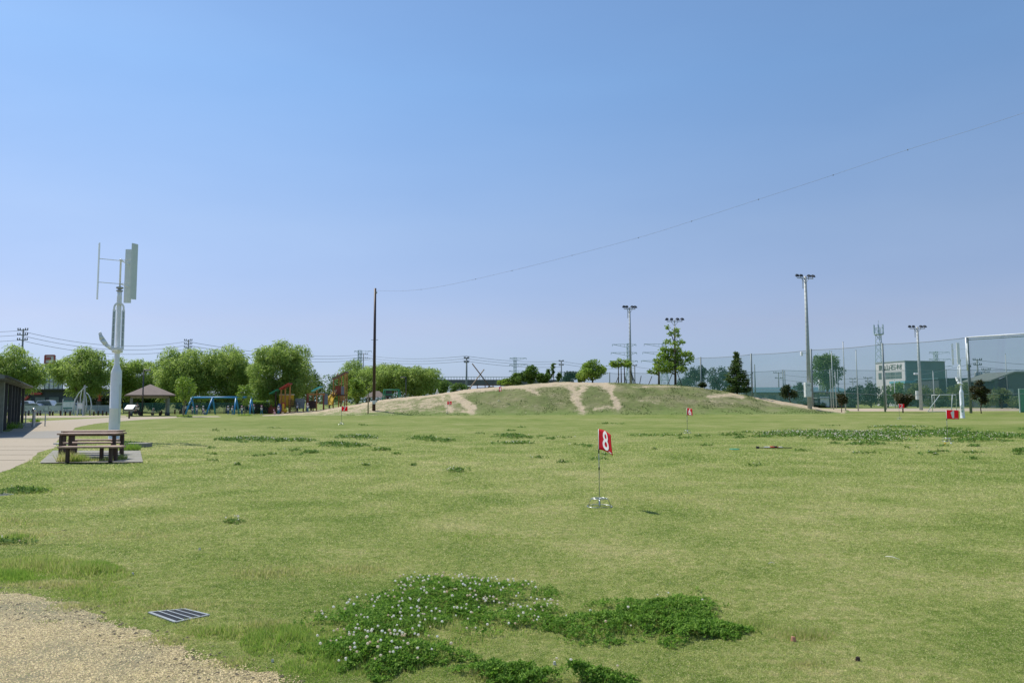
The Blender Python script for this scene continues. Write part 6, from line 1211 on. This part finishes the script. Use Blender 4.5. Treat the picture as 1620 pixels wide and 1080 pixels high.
# green frame and small roof behind slope
Y = 113; x0 = gx(619, Y); X = lambda p_: gx(p_, Y) - x0; t = empty('green_play_frame', (x0, Y, zm(x0, Y)), 0, 'green trapezoid play frame behind the sandy slope', 'play structure'); Z = lambda y_: hz(619, y_, Y) - t.location.z
for yy in (-.7, .7): m = MB(); m.tube([(X(605.5), yy * 1.3, 0), (X(608.5), yy, Z(616.5)), (X(631), yy, Z(616.5)), (X(633.5), yy * 1.3, 0)], .09, 8); m.build('hoop', 'green_paint', t)
for a in (608.5, 631): tbar(t, 'cross_tube', 'green_paint', ((X(a), -.7, Z(616.5)), (X(a), .7, Z(616.5)), .12))
tbar(t, 'rail', 'green_paint', ((X(606.5), -.8, Z(624)), (X(633), -.8, Z(624)), .10)); m = MB(); m.box((X(615), 0, Z(623)), (.9, .5, 1.0)); m.build('basket', 'dark_steel', t)
Y = 121; x0 = gx(595, Y); t = empty('small_shelter', (x0, Y, 0), 0, 'small shelter roof peeking over the slope behind the brown pole', 'shelter'); z = hz(595, 628, Y); m = MB(); m.add([(-1.6, -1.4, z), (1.6, -1.4, z), (1.6, 1.4, z), (-1.6, 1.4, z), (-.5, 0, z + 1.0), (.5, 0, z + 1.0)], [(0, 1, 5, 4), (1, 2, 5), (2, 3, 4, 5), (3, 0, 4), (3, 2, 1, 0)]); m.build('roof', 'roof_brown', t)
for a in ((-1.3, -1.1), (1.3, -1.1), (1.3, 1.1), (-1.3, 1.1)): m = MB(); m.box((a[0], a[1], z / 2), (.16, .16, z)); m.build('post', 'dark_wood', t)

# ------------------------------------------------------------------ people
def skin_mesh(name, verts, edges, radii, root=0, sub=1):
    bm = bmesh.new(); ly = bm.verts.layers.skin.verify(); vs = [bm.verts.new(v) for v in verts]; [bm.edges.new((vs[a], vs[b])) for a, b in edges]
    for i, v in enumerate(vs): r = radii[i]; v[ly].radius = (r, r) if not isinstance(r, tuple) else r; v[ly].use_root = (i == root)
    me = bpy.data.meshes.new(name); bm.to_mesh(me); bm.free(); o = bpy.data.objects.new(name, me); COL.objects.link(o); o.modifiers.new('s', 'SKIN'); 
    if sub: o.modifiers.new('d', 'SUBSURF').levels = sub
    bpy.context.view_layer.update(); r = bpy.data.meshes.new_from_object(o.evaluated_get(bpy.context.evaluated_depsgraph_get())); bpy.data.objects.remove(o); r.polygons.foreach_set('use_smooth', [True] * len(r.polygons)); return r
def person(h, pose, cols, label, loc, rz):
    """h total height ; pose: 'stand','walk','bend','crouch','reach'"""
    t = empty('person', loc, rz, label, 'person', 'people in the park'); s = h / 1.7; kid = h < 1.35
    hip, sh, nk, hd = .88 * s, 1.38 * s, 1.46 * s, 1.58 * s
    if kid: hip, sh, nk, hd = .80 * s, 1.30 * s, 1.38 * s, 1.52 * s
    lean = Vector((0, 0, 0)); drop = 0; kf = .04 * s; step = .05 * s
    if pose == 'walk': step = .22 * s
    if pose == 'bend': lean = Vector((0, -.38 * s, -.22 * s))
    if pose == 'crouch': drop = .48 * s; lean = Vector((0, -.22 * s, -.08 * s)); kf = .34 * s
    V = [Vector((0, 0, hip - drop)), Vector((0, 0, (hip + sh) / 2 - drop)) + lean * .5, Vector((0, 0, sh - drop)) + lean, Vector((0, -.01, nk - drop)) + lean * 1.1, Vector((0, -.02, hd - drop)) + lean * 1.2, Vector((0, -.02, hd + .12 * s - drop)) + lean * 1.25]
    R_ = [.125 * s, .115 * s, .125 * s, .055 * s, (.085 if not kid else .105) * s, (.075 if not kid else .09) * s]; E = [(0, 1), (1, 2), (2, 3), (3, 4), (4, 5)]; tl, tr = [], []
    for sd in (-1, 1):
        b = len(V); k = Vector((sd * .10 * s, -kf - (step * .5 if sd > 0 else 0), (hip - drop) * .54)); f = Vector((sd * .10 * s, (step if sd < 0 else -step), .07 * s))
        V += [Vector((sd * .09 * s, 0, hip - .04 * s - drop)), k, f, f + Vector((0, -.13 * s, -.03 * s))]; R_ += [.088 * s, .062 * s, .042 * s, .035 * s]; E += [(0, b), (b, b + 1), (b + 1, b + 2), (b + 2, b + 3)]; tl.append(b)
        b = len(V); S_ = V[2] + Vector((sd * .17 * s, 0, 0)); el = S_ + Vector((sd * .06 * s, .02 * s, -.27 * s)); wr = el + Vector((0, -.10 * s, -.22 * s))
        if pose == 'reach' and sd > 0: el = S_ + Vector((sd * .16 * s, -.12 * s, .02 * s)); wr = el + Vector((.06 * s, -.2 * s, .06 * s))
        if pose in ('bend', 'crouch'): el = S_ + Vector((0, -.10 * s, -.24 * s)); wr = el + Vector((-.02 * s * sd, -.14 * s, -.14 * s))
        d = (wr - el).normalized(); pm = wr + d * .05 * s; V += [S_, el, wr, pm]; R_ += [.055 * s, .040 * s, .028 * s, .032 * s]; E += [(2, b), (b, b + 1), (b + 1, b + 2), (b + 2, b + 3)]; tr.append(b)
        lat = d.cross(Vector((0, 1, 0))).normalized() if abs(d.y) < .9 else Vector((1, 0, 0)); fwd = Vector((0, -1, -.2)).normalized()
        for q in range(5):
            c0 = len(V); oo = fwd.cross(d).normalized() * ((q - 1.5) * .018 * s) if q < 4 else -fwd * .03 * s; L_f = (.055, .065, .06, .048, .04)[q] * s
            V += [pm + d * .03 * s + oo if q < 4 else pm + oo * .6, (pm + d * (.03 * s + L_f) + oo * 1.15 + fwd * .012 * s) if q < 4 else pm + oo * 1.5 + d * .04 * s]; R_ += [.009 * s, .007 * s]; E += [(b + 3, c0), (c0, c0 + 1)]
    link('body', skin_mesh('body', V, E, R_), 'skin', t)
    f = V[4]; m = MB(); 
    m.lathe([(.001, -.02), (.014, 0), (.001, .02)], 6, f + Vector((0, -.10 * s, 0))); m.build('nose', 'skin', t)
    for sd in (-1, 1): m = MB(); m.lathe([(.001, -.01), (.012, 0), (.001, .01)], 6, f + Vector((sd * .035 * s, -.085 * s, .03 * s))); m.build('eye', 'hair', t)
    b0, b1 = tl; vv = [V[0], V[b0], V[b0 + 1], V[b0 + 2], V[b1], V[b1 + 1], V[b1 + 2]]; link('trousers', skin_mesh('trousers', vv, [(0, 1), (1, 2), (2, 3), (0, 4), (4, 5), (5, 6)], [.14 * s, .105 * s, .078 * s, .058 * s, .105 * s, .078 * s, .058 * s]), cols[1], t)
    a0, a1 = tr; mid = lambda i: V[i].lerp(V[i + 1], .8); vv = [V[1], V[0].lerp(V[1], .25), V[2], V[a0], mid(a0), V[a1], mid(a1)]; link('shirt', skin_mesh('shirt', vv, [(0, 1), (0, 2), (2, 3), (3, 4), (2, 5), (5, 6)], [.145 * s, .15 * s, .145 * s, .075 * s, .06 * s, .075 * s, .06 * s]), cols[0], t)
    for b in tl: m = MB(); q = V[b + 2]; m.box((q.x, q.y - .06 * s, .035 * s), (.09 * s, .25 * s, .07 * s), ch=.015 * s); m.build('shoe', 'shoe', t)
    hc = V[5]; r = (.115 if not kid else .135) * s
    if cols[2]: m = MB(); m.lathe([(r * 1.5, -.035 * s), (r * 1.45, -.02 * s), (r, -.005), (r * .95, .05 * s), (r * .6, .10 * s), (.01, .115 * s)], 14, hc + Vector((0, 0, -.02 * s))); m.build('hat', cols[2], t)
    m = MB(); m.lathe([(r * .8, -.13 * s), (r * .96, -.08 * s), (r * .93, .02 * s), (r * .5, .07 * s), (.01, .085 * s)], 12, hc + Vector((0, .02 * s, -.01 * s))); m.build('hair', 'hair', t)
    return t
KC = [('shirt_white', 'trousers_blue', 'hat_pink'), ('shirt_white', 'trousers_teal', 'hat_white'), ('shirt_white', 'trousers_blue', 'hat_white'), ('shirt_white', 'trousers_teal', 'hat_pink')]
PL = [(294.4, 97, 1.5, 'bend', ('shirt_white', 'dark_cloth', 'hat_white'), 'adult in white bending left of the blue swing frame'), (304.8, 95, 1.0, 'stand', KC[0], 'child in pink hat between the left swing legs'), (312, 94.5, 1.12, 'stand', KC[0], 'child in pink hat facing the field right of the left swing legs'), (321.5, 95, 1.1, 'walk', KC[2], 'child in white top walking left of the second swing leg'),
      (325, 94, 1.0, 'crouch', KC[0], 'child crouching low beside a walking child under the swings'), (361.2, 94.5, 1.1, 'stand', KC[2], 'child in white hat under the right half of the swings'), (367.7, 94, 1.08, 'walk', KC[3], 'child in pink hat and teal trousers by the third swing leg'), (383, 94, 1.1, 'reach', KC[0], 'child reaching out beside the young tree trunk'),
      (395.8, 96, 1.55, 'stand', ('shirt_white', 'dark_cloth', 'hat_white'), 'adult in pale top and dark trousers at the right swing legs'), (401.6, 97, 1.25, 'stand', ('shirt_white', 'dark_cloth', 'hat_pink'), 'child in white just right of the swing frame'), (413.8, 94, 1.12, 'walk', KC[3], 'child in teal trousers in front of the trimmed hedge'), (435.8, 93, .95, 'crouch', ('hat_pink', 'hat_pink', 'hat_pink'), 'small child in pink crouching before the play house'),
      (440.8, 94, 1.1, 'stand', KC[1], 'child in pale top before the blue play panel'), (470.5, 99, 1.2, 'stand', ('shirt_white', 'dark_cloth', 'hat_white'), 'child standing before the grey play fence'), (487, 95.5, 1.15, 'stand', KC[1], 'child in white at the left post of the climbing frame'), (217.5, 93, 1.5, 'stand', ('dark_cloth', 'dark_cloth', None), 'person in dark clothes left of the gazebo lamp'),
      (220.5, 92, 1.35, 'bend', ('shirt_white', 'dark_cloth', 'hat_white'), 'person in pale top leaning near the gazebo'), (241, 90.5, 1.3, 'crouch', ('board_face', 'dark_cloth', 'hat_white'), 'person in light blue seated by the gazebo centre post')]
for k, (px, Y, h, pose, cols, lab) in enumerate(PL):
    x = gx(px, Y); person(h, pose, cols, lab, (x, Y, max(0, zm(x, Y))), [0, .6, -.4, 1.2, -1.0, .3, 2.6][k % 7])
